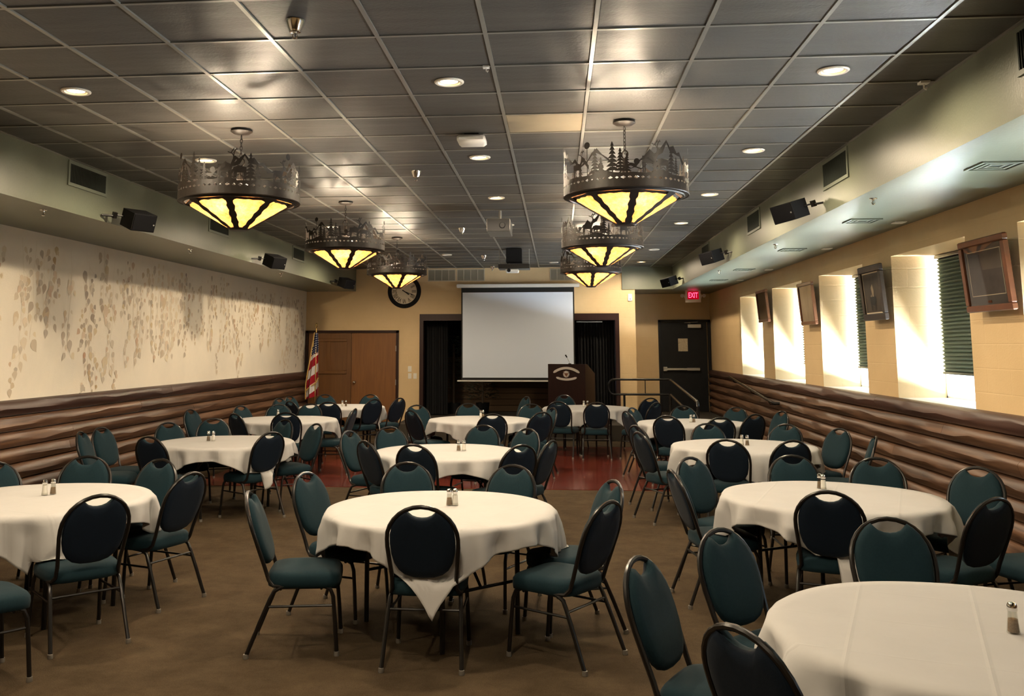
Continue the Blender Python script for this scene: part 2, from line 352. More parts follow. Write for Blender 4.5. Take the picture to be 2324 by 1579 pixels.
# back wall with the stage opening (x -3.03..1.347, top 2.53) and the oak double door on its face
wb = MB(); wb.box(XL, -3.03, YB, YB+.2, 0, 3.7); wb.box(-3.03, 1.347, YB, YB+.2, 2.53, 3.7); wb.box(1.347, 1.707, YB, YB+1.85, 0, ZS); wb.box(1.347, 1.43, YB, YB+1.85, ZS, 3.7)
wall_back = struct(wb.obj('wall_back', M['wall_tan'], smooth=0))
wr_ = MB(); wr_.box(1.707, 4.2, 22.2, 22.4, 0, 3.3); struct(wr_.obj('wall_recess', M['wall_tan'], smooth=0))
# right wall with window openings
WIN = [(18.55, 16.64), (15.82, 13.95), (13.03, 11.20), (10.26, 8.44), (7.50, 5.68), (4.74, 2.92)]   # (far edge, near edge)
ZW0, ZW1, XO = 1.266, 2.775, 4.14
wr = MB(); wr.box(XR, XO, YF, 22.4, 0, ZW0); wr.box(XR, XO, YF, 22.4, ZW1, 3.7)
edges = [22.4] + [e for w_ in WIN for e in w_] + [YF]
for i in range(0, len(edges), 2): wr.box(XR, XO, edges[i+1], edges[i], ZW0, ZW1)
wall_right = struct(wr.obj('wall_right', M['wall_tan'], smooth=0))
# soffits: left beam, right beam, return over the recess
so_l = sbox('trim_4', XL, XB, YF, YB, ZS, 3.7, M['soffit']); so_l['label'] = 'sage green boxed soffit along the left wall'
so_r = sbox('trim_5', XS, XR, YF, 22.2, ZS, 3.7, M['soffit']); so_r['label'] = 'sage green boxed soffit along the window wall'
so_b = sbox('trim_6', 1.43, XS, YB-.03, 22.2, ZS, 3.7, M['soffit']); so_b['label'] = 'sage green boxed return above the exit recess'

# ceiling: deck, single tiles on the visible rows, runners and cross tees
ceiling = sbox('ceiling', XL, XR, YF, 22.3, 3.72, 3.85, M['black_plastic'])
CX = [XB, -4.037, -3.427, -2.818, -2.208, -1.599, -.989, -.379, .230, .840, 1.449, 2.059, XS]
RY = [4.952+.6096*n for n in range(-15, 26)] + [YB]
def tile_mesh(wx, wy):
    b = MB(); g = .012; x, y = wx/2-g, wy/2-g
    vs = [(-x, -y, .012), (x, -y, .012), (x, y, .012), (-x, y, .012), (-x, -y, .003), (x, -y, .003), (x, y, .003), (-x, y, .003),
          (-x+.006, -y+.006, 0), (x-.006, -y+.006, 0), (x-.006, y-.006, 0), (-x+.006, y-.006, 0)]
    fs = [(0, 1, 2, 3), (8, 11, 10, 9)] + [(i, i+4, (i+1) % 4+4, (i+1) % 4) for i in range(4)] + [(i+4, i+8, (i+1) % 4+8, (i+1) % 4+4) for i in range(4)]
    b.add(vs, fs); return b
tm = {}
rest = MB()
for r in range(len(RY)-1):
    y0, y1 = RY[r], RY[r+1]
    for c in range(12):
        x0, x1 = CX[c], CX[c+1]; near = 3.6 < y0 < 14.6
        beige = (c == 7 and abs(y0-6.78) < .1)
        if near:
            key = (round(x1-x0, 2), round(y1-y0, 2), beige)
            if key not in tm: tm[key] = tile_mesh(x1-x0, y1-y0).mesh('ceiling_tile', M['access'] if beige else M['tile'])
            o = link('ceiling_tile', tm[key], ceiling, ((x0+x1)/2, (y0+y1)/2, ZC+.004+random.uniform(-.0015, .0015)))
            o.rotation_euler = (random.gauss(0, .0045), random.gauss(0, .0025), 0)
            if beige: o['label'] = 'plain beige replacement panel'
        else:
            t = tile_mesh(x1-x0, y1-y0); a, bb = random.gauss(0, .0045), random.gauss(0, .0025)
            rest.add([((x0+x1)/2+p[0], (y0+y1)/2+p[1], ZC+.004+p[2]+p[0]*bb+p[1]*a) for p in t.v], t.f)
stuff(rest.obj('ceiling_tiles', M['tile'], ceiling, smooth=0))
for x in CX[1:-1]:
    MB().box(x-.012, x+.012, YF, YB, ZC-.004, ZC+.03).obj('grid_runner', M['grid_metal'], ceiling, smooth=0)
for x in (XB+.01, XS-.01): MB().box(x-.012, x+.012, YF, YB, ZC-.003, ZC+.03).obj('grid_edge', M['grid_metal'], ceiling, smooth=0)
for y in RY[1:-1]:
    MB().box(XB, XS, y-.012, y+.012, ZC-.0025, ZC+.03).obj('cross_tee', M['grid_metal'], ceiling, smooth=0)

# ------------------------------------------------------------------ log wainscots
LZ = [1.275, 1.112, .955, .79, .625, .458, .292, .126, 0]
def log_piece(y0, y1, z0, z1, side, depth=.088):
    b = MB(); h = z1-z0; K = max(2, int((y1-y0)/.28)); prof0 = [(.004, .0), (.046, .035), (.070, .22), (depth, .50), (.082, .62), (.062, .86), (.030, .97), (.004, 1.0)]; n = len(prof0); vs = []
    for j in range(K+1):
        y = y0+(y1-y0)*j/K; w_ = .11*math.sin(y*1.7+z0*41)+.07*math.sin(y*4.3+z0*17)+.04*math.sin(y*9.1+z0*7)
        for k, (d, q) in enumerate(prof0):
            if k in (3, 4): q = q+w_*(1 if k == 3 else .8)
            vs.append((side*(d+(.003*math.sin(y*3.1+z0*30+k) if 0 < k < n-1 else 0)), y, z0+.002+(h-.004)*q))
    fs = []
    for j in range(K):
        for k in range(n-1):
            q = (j*n+k, j*n+k+1, (j+1)*n+k+1, (j+1)*n+k); fs.append(q if side < 0 else q[::-1])
    e = K*n; a_, c_ = tuple(range(n)), tuple(e+n-1-k for k in range(n))
    fs.append(a_[::-1] if side < 0 else a_); fs.append(c_[::-1] if side < 0 else c_)
    b.add(vs, fs); return b
def wainscot(wall, x, side, yend, seed):
    rnd = random.Random(seed)
    for i in range(len(LZ)-1):
        y = YF
        while y < yend-.01:
            y2 = min(yend, y+rnd.uniform(3.2, 5.6))
            if yend-y2 < 1.2: y2 = yend
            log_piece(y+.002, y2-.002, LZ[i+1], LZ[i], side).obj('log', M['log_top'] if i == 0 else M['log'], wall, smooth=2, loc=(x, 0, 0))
            y = y2
wainscot(wall_left, XL, 1, YB-.02, 3)
wainscot(wall_right, XR, -1, 22.18, 5)

# ------------------------------------------------------------------ painted leaf mural (flat paint on the left wall)
def mural():
    rnd = random.Random(11); b = MB(); cols = []
    pal = [(.33, .24, .17), (.26, .20, .16), (.42, .29, .15), (.38, .30, .22), (.45, .27, .17), (.30, .25, .21), (.50, .38, .20)]
    def leaf(y, z, L, wd, ang, fade=1.0):
        pts = []; N = 7
        for k in range(N+1):
            t = k/N; pts.append((t*L, wd*.5*(math.sin(PI*t**.62)**1.15)))
        for k in range(N-1, 0, -1):
            t = k/N; pts.append((t*L, -wd*.5*(math.sin(PI*t**.62)**1.15)))
        ca, sa = math.cos(ang), math.sin(ang); XW = XL+.0025+.00002*(len(cols) % 90)
        vs = [(XW, y+(p*ca-q*sa), z+(p*sa+q*ca)) for p, q in pts]
        if max(v[2] for v in vs) > ZS-.01: return
        b.add(vs, [tuple(range(len(vs)-1, -1, -1))])
        c = rnd.choice(pal); base = (.76, .67, .52); f = rnd.uniform(.32, .90)*fade
        cols.append(tuple(base[i]*(1-f)+c[i]*f for i in range(3)))
    def stem(p0, p1, wd=.006):
        y0, z0 = p0; y1, z1 = p1
        b.add([(XL+.0022, y0-wd/2, z0), (XL+.0022, y0+wd/2, z0), (XL+.0022, y1+wd/2, z1), (XL+.0022, y1-wd/2, z1)], [(3, 2, 1, 0)])
        cols.append((.66, .58, .45))
    y = 3.0
    while y < 20.1:
        ln = rnd.choice([.55, .8, 1.0, 1.15, 1.3, 1.45]); z = ZS-rnd.uniform(.01, .22); z1 = max(1.45, z-ln); yy = y; s = 1; pale = rnd.uniform(.5, 1.15)
        while z > z1:
            dz = rnd.uniform(.05, .10); ny = yy+rnd.uniform(-.022, .022); stem((yy, z), (ny, z-dz)); yy = ny; z -= dz
            for q in (-1, 1):
                if rnd.random() < .66:
                    L = rnd.uniform(.06, .125)*(1.4 if rnd.random() < .12 else 1)
                    leaf(yy+q*rnd.uniform(.02, .095), z, L, L*rnd.uniform(.55, .85), -PI/2+q*rnd.uniform(-.1, .75), min(1.2, pale))
            if rnd.random() < .10:
                zz = z; y2 = yy+rnd.choice((-1, 1))*rnd.uniform(.10, .2)
                stem((yy, zz), (y2, zz-.08)); 
                for k in range(rnd.randint(4, 9)):
                    L = rnd.uniform(.05, .10); leaf(y2+rnd.uniform(-.07, .07), zz-.08-k*.055, L, L*.85, -PI/2+rnd.uniform(-.8, .8), pale)
        y += rnd.uniform(.13, .42)
    for k in range(34):
        L = rnd.uniform(.10, .22); leaf(rnd.uniform(4, 20), rnd.uniform(1.5, 2.8), L, L*rnd.uniform(.5, .8), -PI/2+rnd.uniform(-.5, .5), .8)
    m = mat('mural_paint', (.4, .3, .2), .6, 0, .3); nt = m.node_tree; at = nt.nodes.new('ShaderNodeAttribute'); at.attribute_name = 'paint'
    nt.links.new(at.outputs['Color'], nt.nodes['Principled BSDF'].inputs['Base Color'])
    me = b.mesh('leaf_mural', m); ca_ = me.color_attributes.new('paint', 'FLOAT_COLOR', 'CORNER')
    for p in me.polygons:
        for li in p.loop_indices: ca_.data[li].color = (*cols[p.index], 1)
    o = link('leaf_mural', me, wall_left); stuff(o); o['label'] = 'painted vines of hanging taupe and gold leaves'
mural()

# ------------------------------------------------------------------ windows and shades
shade_fabric = mat('green_pleated_fabric', (.11, .15, .13), .7, 0, .3)
for i, (ya, yb) in enumerate(WIN):
    b = MB(); t = .028
    for (p, q) in ((yb, yb+t), (ya-t, ya), ((ya+yb)/2-.02, (ya+yb)/2+.02)): b.box(4.09, 4.135, p, q, ZW0, ZW1)
    b.box(4.09, 4.135, yb, ya, ZW0, ZW0+t); b.box(4.09, 4.135, yb, ya, ZW1-t, ZW1)
    win = struct(b.obj('window_%d' % (i+1), M['white_paint'], smooth=0))
    for (p, q) in ((yb+t, (ya+yb)/2-.02), ((ya+yb)/2+.02, ya-t)):
        MB().box(4.112, 4.116, p, q, ZW0+t, ZW1-t).obj('pane', M['glass'], win, smooth=0)
    sb_ = MB().box(XR-.01, 4.09, yb+.002, ya-.002, ZW0-.004, ZW0+.006).obj('window_sill', M['white_paint'], win, smooth=0)
    names = ['farthest window by the exit door', 'second window from the exit door', 'third window from the exit door', 'fourth window, right of the dark framed picture',
             'window at the right picture edge', 'window outside the right picture edge']
    sh = thing('pleated_shade', 'dark green pleated shade lowered in the '+names[i], 'window shade', (4.058, 0, 0), group='pleated shades in the deep windows')
    y0, y1 = yb+.05, ya-.065
    MB().box(-.035, .025, y0-.01, y1+.01, 2.735, 2.772, bev=.004).obj('head_rail', M['frame_dark'], sh, smooth=0)
    n = 30; z0, z1 = 1.545, 2.735; vs = []; fs = []
    for k in range(2*n+1):
        z = z1-(z1-z0)*k/(2*n); x = -.022 if k % 2 else .014
        vs += [(x, y0, z), (x, y1, z)]
    for k in range(2*n): fs.append((2*k, 2*k+1, 2*k+3, 2*k+2))
    p = MB(); p.add(vs, fs); p.add([(v[0]+.004, v[1], v[2]) for v in vs], [f[::-1] for f in fs])
    p.obj('pleats', shade_fabric, sh, smooth=0)
    MB().box(-.020, .018, y0, y1, 1.522, 1.547).obj('bottom_rail', M['grille_dark'], sh, smooth=0)
pv = MB().box(4.3, 30, -30, 50, -.25, -.1).obj('trim_7', M['pavement'], smooth=0); struct(pv); pv['label'] = 'sunlit pavement outside the windows'

# ------------------------------------------------------------------ stage opening and what stands in it
fr = MB(); fr.box(-3.035, -2.95, YB-.05, YB+.22, .3, 2.535); fr.box(1.265, 1.35, YB-.05, YB+.22, .3, 2.535); fr.box(-3.035, 1.35, YB-.055, YB+.22, 2.39, 2.535)
o = struct(fr.obj('trim_8', M['frame_wood'], smooth=0)); o['label'] = 'dark red wood casing around the stage opening'
al = MB(); al.box(-3.2, 1.34, 22.0, 22.1, .3, 2.9); al.box(-3.2, -3.1, YB+.2, 22.1, .3, 2.9); al.box(-3.2, 1.34, YB+.2, 22.1, 2.8, 2.9)
alc = struct(al.obj('wall_alcove', M['curtain'], smooth=0))
pk = mat('dim_alcove_planks', (.075, .042, .018), .6, 0, .3, noise=(4, (.05, .028, .012), 1, (.5, 4, 12)))
pm = MB().box(-1.5, 1.5, -.012, .012, -.068, .068, bev=.006).mesh('plank', pk)
for k in range(9):
    link('plank', pm, alc, (-1.5, 21.96, .375+.142*k)); 
    o = link('plank', pm, alc, (.62, 21.962, .375+.142*k)); o.scale.x = .45
def curtain(x0, x1, label):
    b = MB(); n = 60; vs = []; fs = []
    for k in range(n+1):
        x = x0+(x1-x0)*k/n; yy = 20.75+.05*math.sin(k*1.3)+.02*math.sin(k*2.9)
        vs += [(x, yy, .32), (x, yy, 2.5)]
    for k in range(n): fs.append((2*k, 2*k+2, 2*k+3, 2*k+1))
    b.add(vs, fs); o = b.obj('stage_curtain', M['curtain'], smooth=1); tag(o, label, 'curtain', 'black curtains inside the stage opening')
curtain(-2.95, -2.45, 'black curtain gathered at the left side of the stage opening')
curtain(.42, 1.27, 'black curtain filling the right side of the stage opening behind the lectern')
MB_ = MB().tube([(.43, 20.6, 2.36), (1.0, 20.6, 2.36)], .012); o = MB_.obj('curtain_track', M['white_paint']); tag(o, 'thin white curtain track at the top right of the stage opening', 'rail')
def fir(x, y, h, label):
    t = thing('artificial_tree', label, 'tree', (x, y, .3), group='dark artificial trees on the stage')
    MB().lathe([(.0, 0), (.13, 0), (.16, .24), (.0, .22)], 16).obj('pot', M['black_plastic'], t)
    MB().tube([(0, 0, .2), (0, 0, h*.9)], .025).obj('trunk', M['trunk'], t)
    rnd = random.Random(int(h*100)); b = MB()
    for k in range(420):
        u = rnd.random(); z = h*(.28+.72*u); R_ = (.42*(1-u)+.05); a = rnd.uniform(0, 2*PI); r = R_*math.sqrt(rnd.random())
        c = Vector((r*math.cos(a), r*math.sin(a), z)); d = Vector((math.cos(a), math.sin(a), rnd.uniform(-.4, .3))).normalized()*rnd.uniform(.06, .11); s_ = d.cross(Vector((0, 0, 1))).normalized()*.012
        b.add([c-s_, c+s_, c+d+Vector((0, 0, .01)), c+d*.5+Vector((0, 0, .018))], [(0, 1, 2), (0, 2, 3)])
    stuff(b.obj('needles', M['foliage'], t, smooth=0))
fir(-2.38, 21.3, 1.75, 'taller dark artificial tree at the left of the stage opening')
fir(-1.72, 21.4, 1.15, 'shorter dark artificial tree partly behind the projection screen')

# projection screen
ps = thing('projection_screen', 'white pull-down projection screen with black border over the stage opening', 'projection screen', (0, 20.2, 0))
MB().box(-2.19, .50, -.04, .06, 3.105, 3.185, bev=.012).obj('screen_case', M['white_paint'], ps)
for x in (-2.0, .32): MB().box(x-.02, x+.02, .05, .165, 3.12, 3.17).obj('wall_bracket', M['white_paint'], ps, smooth=0)
MB().box(-2.091, .384, -.004, .004, 1.092, 3.115).obj('border', M['screen_black'], ps, smooth=0)
MB().box(-2.062, .354, -.008, -.004, 1.148, 2.999).obj('screen_surface', M['screen_white'], ps, smooth=0)
MB().box(-2.18, .415, -.014, .012, 1.062, 1.092, bev=.005).obj('bottom_bar', M['white_paint'], ps)

# oak double door, dark frame
dd = struct(MB().box(-5.60, -5.54, 20.29, 20.36, 0, 2.18).box(-3.555, -3.50, 20.29, 20.36, 0, 2.18).box(-5.60, -3.50, 20.29, 20.36, 2.125, 2.18).obj('door_1', M['frame_wood'], smooth=0))
dd['label'] = 'pair of oak doors in a dark frame behind the flag'
MB().box(-5.535, -4.565, 20.315, 20.355, .01, 2.12).obj('door_leaf', M['door_wood2'], dd, smooth=0)
MB().box(-4.555, -3.56, 20.310, 20.355, .01, 2.12).obj('door_leaf', M['door_wood'], dd, smooth=0)
pn = MB(); X0, X1, Z0, Z1 = -5.36, -4.66, 1.22, 2.0
for (a, b_, c, d) in ((X0, X1, Z1-.07, Z1), (X0, X1, Z0, Z0+.07), (X0, X0+.07, Z0+.07, Z1-.07), (X1-.07, X1, Z0+.07, Z1-.07), (X0+.25, X0+.32, Z0+.07, Z1-.07)):
    pn.box(a, b_, 20.285, 20.318, c, d, bev=.008)
pn.obj('cabinet_door_panel', M['door_wood2'], dd, smooth=0); MB().box(X0+.05, X1-.05, 20.305, 20.318, Z0+.05, Z1-.05).obj('cabinet_door_field', M['door_wood2'], dd, smooth=0)
MB().lathe([(.0, -.075), (.022, -.07), (.032, -.05), (.026, -.03), (.012, -.02), (.012, 0), (.032, 0), (.0, .004)], 20, (-4.48, 20.305, 1.038), 'y').obj('door_knob', M['chrome'], dd)
for z in (1.78, 1.04, .3): MB().box(-3.562, -3.548, 20.28, 20.312, z-.06, z+.06).obj('hinge', M['steel'], dd, smooth=0)

# black exit door in the recess
d2 = struct(MB().box(2.385, 2.44, 22.12, 22.21, .3, 2.44).box(3.53, 3.585, 22.12, 22.21, .3, 2.44).box(2.385, 3.585, 22.12, 22.21, 2.385, 2.44).obj('door_2', M['door_black'], smooth=0))
d2['label'] = 'black steel exit door with a push bar in the recess'
MB().box(2.445, 3.50, 22.145, 22.195, .31, 2.38).obj('door_leaf', M['door_black'], d2, smooth=0)
pb = MB().box(2.50, 3.30, 22.055, 22.10, 1.262, 1.315, bev=.008).box(2.475, 2.56, 22.07, 22.146, 1.24, 1.345, bev=.008).box(3.02, 3.31, 22.045, 22.146, 1.255, 1.322, bev=.008).obj('push_bar', M['steel'], d2)
MB().box(3.06, 3.36, 22.05, 22.146, 2.245, 2.335, bev=.008).obj('door_closer', M['steel'], d2)
MB().tube([(3.12, 22.09, 2.36), (2.98, 22.02, 2.37), (3.30, 22.11, 2.385)], .009).obj('closer_arm', M['steel'], d2)
MB().box(2.835, 3.056, 22.139, 22.144, 1.703, 2.002).obj('notice', M['paper'], d2, smooth=0)

# ------------------------------------------------------------------ back wall fittings
def grille(x0, x1, z0, z1, y, n, label):
    g = thing('return_grille', label, 'vent', ((x0+x1)/2, y, (z0+z1)/2), group='tan return air grilles on the back wall'); w2, h2 = (x1-x0)/2, (z1-z0)/2
    b = MB(); t = .018
    b.box(-w2, w2, -.012, 0, h2-t, h2); b.box(-w2, w2, -.012, 0, -h2, -h2+t); b.box(-w2, -w2+t, -.012, 0, -h2+t, h2-t); b.box(w2-t, w2, -.012, 0, -h2+t, h2-t)
    for k in range(1, n): x = -w2+2*w2*k/n; b.box(x-.008, x+.008, -.012, 0, -h2+t, h2-t)
    b.obj('frame', M['grille_tan'], g, smooth=0)
    MB().box(-w2+t, w2-t, -.001, .0005, -h2+t, h2-t).obj('backing', M['grille_dark'], g, smooth=0)
    b = MB()
    for k in range(15):
        z = -h2+t+(2*h2-2*t)*(k+.5)/15; b.add([(-w2+t, -.010, z-.006), (w2-t, -.010, z-.006), (w2-t, -.002, z+.005), (-w2+t, -.002, z+.005)], [(0, 1, 2, 3)])
    b.obj('louvre_blades', M['grille_tan'], g, smooth=0)
grille(-2.86, -2.235, 3.265, 3.535, YB-.001, 4, 'tan return grille high on the back wall, farther left of two')
grille(-2.21, -1.585, 3.265, 3.535, YB-.001, 4, 'tan return grille high on the back wall, directly above the screen left end')
grille(-.14, .49, 3.262, 3.53, YB-.001, 4, 'tan return grille high on the back wall, right of the projector')
# clock
ck = thing('wall_clock', 'round wall clock with thick black rim and Roman numerals', 'clock', (-3.388, YB-.005, 3.045))
MB().lathe([(.285, -.004), (.285, -.035), (.30, -.045), (.335, -.052), (.365, -.040), (.375, -.015), (.375, 0)], 64, axis='y').obj('rim', M['black_plastic'], ck)
cf = mat('clock_face', (.72, .62, .46), .6); MB().lathe([(.0, -.012), (.29, -.012), (.29, 0)], 64, axis='y').obj('face', cf, ck)
nm = mat('numeral_paint', (.16, .12, .075), .6)
for k, t_ in enumerate(['XII', 'I', 'II', 'III', 'IIII', 'V', 'VI', 'VII', 'VIII', 'IX', 'X', 'XI']):
    c = text_mesh('numeral', t_, .135, .0038, nm); a = k*PI/6; o = link('numeral', c, ck, (.212*math.sin(a), -.0145, .212*math.cos(a))); o.rotation_euler = (PI/2, a, 0); o.scale = (.62, 1, 1)
for nme, L, a, wd in (('minute_hand', .245, math.radians(112), .006), ('hour_hand', .15, math.radians(124), .010)):
    b = MB().box(-wd, wd, -.020, -.018, -.05, L*.75).add([(-wd*1.6, -.019, L*.6), (wd*1.6, -.019, L*.6), (0, -.019, L)], [(0, 1, 2)])
    b = MB(); b.box(-wd, wd, -.020, -.018, -.05, L*.7); b.add([(-wd*1.8, -.0195, L*.66), (wd*1.8, -.0195, L*.66), (0, -.0195, L)], [(0, 1, 2)])
    o = b.obj(nme, M['black_plastic'], ck, smooth=0); o.rotation_euler = (0, a, 0)
# light switches, thermostat
def plate(x, z, w_, h_, label, name='light_switch', cat='switch', grp='white plates beside the oak doors'):
    t = thing(name, label, cat, (x, YB-.001, z), group=grp)
    MB().box(-w_/2, w_/2, -.008, 0, -h_/2, h_/2, bev=.003).obj('plate', M['white_plastic'], t, smooth=0)
    MB().box(-.010, .010, -.016, -.007, -.022, .022, bev=.003).obj('toggle', M['white_paint'], t, smooth=0)
plate(-3.255, 1.329, .08, .125, 'white switch plate beside the oak doors, uppermost of three'); plate(-3.254, 1.175, .075, .12, 'white switch plate directly under the uppermost one'); plate(-3.136, 1.175, .075, .12, 'white switch plate at lower right of the three by the oak doors')
t = thing('thermostat', 'small white box on the tan column left of the exit recess', 'thermostat', (1.60, YB-.001, 2.88)); MB().box(-.045, .045, -.035, 0, -.08, .08, bev=.01).obj('case', M['white_plastic'], t, smooth=0); MB().box(-.012, .012, -.038, -.034, -.045, -.03).obj('slot', M['grille_dark'], t, smooth=0)

# exit sign
ex = thing('exit_sign', 'white exit sign with glowing red letters hung from the soffit', 'sign', (3.045, 21.0, 2.93))
MB().prism([(-.17, .125), (.17, .125), (.17, .06), (.195, .0), (.17, -.06), (.17, -.135), (-.17, -.135), (-.17, -.06), (-.195, .0), (-.17, .06)], -.03, .03).obj('housing', M['white_plastic'], ex, smooth=0)
MB().box(-.125, .125, -.033, -.030, -.068, .108).obj('red_panel', M['red_glow'], ex, smooth=0)
c = text_mesh('letters', 'EXIT', .165, .003, M['red_led'])
o = link('letters', c, ex, (-.002, -.036, .018)); o.rotation_euler = (PI/2, 0, 0); o.scale = (.62, 1, 1)
for s_ in (-1, 1):
    MB().lathe([(.0, -.04), (.038, -.04), (.040, -.01), (.02, .02), (.0, .02)], 20, (s_*.24, -.01, .01), 'y').tube([(s_*.19, 0, .01), (s_*.235, 0, .01)], .01).obj('lamp_head', M['white_plastic'], ex)
rl = bpy.data.lights.new('exit_glow', 'POINT'); rl.energy = .12; rl.color = (1, .02, .08); rl.shadow_soft_size = .05; lo = link('exit_glow', rl, ex, (0, -.09, .06))

# flag on a pole
fl = thing('flag', 'American flag with gold fringe hanging limp from its pole before the oak doors', 'flag', (-5.21, 19.72, 0))
MB().tube([(0, 0, .02), (0, 0, 2.20)], .014).obj('pole', M['brass'], fl)
MB().lathe([(.0, 2.20), (.022, 2.20), (.022, 2.215), (.01, 2.225), (.018, 2.25), (.03, 2.28), (.022, 2.315), (.0, 2.335)], 16).obj('finial', M['brass'], fl)
MB().lathe([(.0, 0), (.14, 0), (.14, .03), (.05, .06), (.0, .06)], 24).obj('stand', M['brass'], fl)
fm = mat('flag_cloth', (.6, .6, .6), .7, 0, .2, sheen=.3); nt = fm.node_tree; bs = nt.nodes['Principled BSDF']; uvn = nt.nodes.new('ShaderNodeUVMap'); sp = nt.nodes.new('ShaderNodeSeparateXYZ'); nt.links.new(uvn.outputs[0], sp.inputs[0])
def mth(op, a, b_=None, c_=None):
    n = nt.nodes.new('ShaderNodeMath'); n.operation = op
    for i, v in enumerate((a, b_, c_)):
        if v is None: continue
        if isinstance(v, (int, float)): n.inputs[i].default_value = v
        else: nt.links.new(v, n.inputs[i])
    return n.outputs[0]
# u: across the stripes (13 of them); v: along the fly; canton where v<.4 and u>6/13
stp = mth('LESS_THAN', mth('FRACT', mth('MULTIPLY', sp.outputs[0], 6.5)), .5)
cant = mth('MULTIPLY', mth('LESS_THAN', sp.outputs[1], .40), mth('GREATER_THAN', sp.outputs[0], 6/13))
su = mth('SUBTRACT', mth('FRACT', mth('MULTIPLY', mth('SUBTRACT', sp.outputs[0], 6/13), 9.3)), .5); sv = mth('SUBTRACT', mth('FRACT', mth('MULTIPLY', sp.outputs[1], 24.0)), .5)
star = mth('LESS_THAN', mth('ADD', mth('MULTIPLY', su, su), mth('MULTIPLY', sv, sv)), .05)
def mixc(f, a, b_):
    n = nt.nodes.new('ShaderNodeMix'); n.data_type = 'RGBA'; nt.links.new(f, n.inputs[0])
    for i, v in ((6, a), (7, b_)):
        if isinstance(v, tuple): n.inputs[i].default_value = (*v, 1)
        else: nt.links.new(v, n.inputs[i])
    return n.outputs[2]
nt.links.new(mixc(cant, mixc(stp, (.72, .70, .70), (.36, .010, .022)), mixc(star, (.008, .012, .055), (.75, .75, .78))), bs.inputs['Base Color'])
def flagmesh():
    me_b = MB(); NU, NV = 30, 46; uv = []; edge = []
    for j in range(NV+1):
        q = j/NV; z = 2.12-1.38*q; wL = -.03-.17*min(1, q/.75)-.0*q; wR = .035+.055*q**.6
        for i in range(NU+1):
            p = i/NU; x = wL+(wR-wL)*p; y = -.02+.045*math.sin(p*9+q*1.5)*(.35+q)+.015*math.sin(p*21+q*4)
            zz = z+.09*(p-.5)*min(1, q*3)
            me_b.v.append((x, y, zz))
            # the stripes run obliquely down the folds
            if q < .74: fly, hoist = q*.92/ .74*.9 + .02*p, .98-.03*p
            diag = (zz*2.05-x*1.75)
            uv.append((diag, q, p))
    for j in range(NV):
        for i in range(NU): me_b.f.append((j*(NU+1)+i, j*(NU+1)+i+1, (j+1)*(NU+1)+i+1, (j+1)*(NU+1)+i)); me_b.m.append(0)
    me = me_b.mesh('flag_cloth', fm, 1); ul = me.uv_layers.new(name='UVMap')
    for p in me.polygons:
        for li in p.loop_indices:
            vi = me.loops[li].vertex_index; dg, q, pp = uv[vi]
            if q < .335: u_, v_ = .50+.36*pp+.12, q*1.15           # canton
            else: u_, v_ = (dg % 100)*.62/6.5*2.2, .8
            ul.data[li].uv = (u_, v_)
    return me
link('cloth', flagmesh(), fl)
b = MB(); b.tube([(-.03-.17*min(1, q/.75)-.004, -.03+.01*math.sin(q*20), 2.12-1.38*q-.045*min(1, q*3)) for q in [k/24 for k in range(25)]], .013, 6); b.obj('fringe', M['gold_fringe'], fl)
b = MB(); b.tube([(-.19, -.045, .88), (-.15, -.06, .92), (-.06, -.06, .99), (.03, -.055, 1.06), (.075, -.045, 1.16)], .014, 6); b.obj('fringe', M['gold_fringe'], fl)
b = MB(); b.tube([(-.035, -.01, 2.10), (-.06, -.01, 1.92), (-.03, -.02, 2.13)], .006, 5); b.tube([(-.06, -.01, 1.93), (-.062, -.01, 1.82)], .014, 6); b.obj('tassel', M['gold_fringe'], fl)

# ------------------------------------------------------------------ lectern with microphone
lc = thing('lectern', 'dark mahogany lectern with silver arcs and medallion on its front', 'lectern', (.18, 18.8, .3), math.radians(-20))
b = MB(); W = .395; H = 1.166
b.add([(-W, 0, .05), (W, 0, .05), (W, 0, H), (-W, 0, H), (-W+.0, .62, .05), (W, .62, .05), (W, .62, H-.20), (-W, .62, H-.20), (W, .12, H), (-W, .12, H)],
      [(0, 1, 2, 3), (5, 4, 7, 6), (1, 5, 6, 8, 2), (4, 0, 3, 9, 7), (3, 2, 8, 9), (9, 8, 6, 7)])
b.obj('body', M['mahogany'], lc, smooth=0)
MB().box(-W-.03, W+.03, -.03, .65, 0, .05, bev=.008).obj('plinth', M['mahogany'], lc, smooth=0)
silver = mat('brushed_silver', (.62, .58, .54), .4, .6)
def arc(pts, wd, nme):
    b = MB(); vs = []; fs = []; n = len(pts)
    for i, (x, z) in enumerate(pts):
        a = pts[max(0, i-1)]; c_ = pts[min(n-1, i+1)]; dx, dz = c_[0]-a[0], c_[1]-a[1]; l = math.hypot(dx, dz); nx, nz = -dz/l*wd, dx/l*wd
        k_ = 1 if 0 < i < n-1 else .45
        vs += [(x+nx*k_, -.012, z+nz*k_), (x-nx*k_, -.012, z-nz*k_), (x+nx*k_, 0, z+nz*k_), (x-nx*k_, 0, z-nz*k_)]
    for i in range(n-1):
        a = i*4; fs += [(a, a+1, a+5, a+4), (a+2, a, a+4, a+6), (a+1, a+3, a+7, a+5)]
    fs += [(0, 2, 3, 1), (4*n-4, 4*n-3, 4*n-1, 4*n-2)]
    b.add(vs, fs); b.obj(nme, silver, lc, smooth=0)
arc([(-.275+.55*k/16, .995+.092*(1-((k-8)/8)**2)) for k in range(17)], .024, 'upper_arc')
arc([(-.215+.43*k/14, .900-.040*(1-((k-7)/7)**2)) for k in range(15)], .022, 'lower_arc')
MB().lathe([(.0, -.014), (.06, -.012), (.068, 0)], 28, (-.005, 0, .965), 'y').obj('medallion', silver, lc)
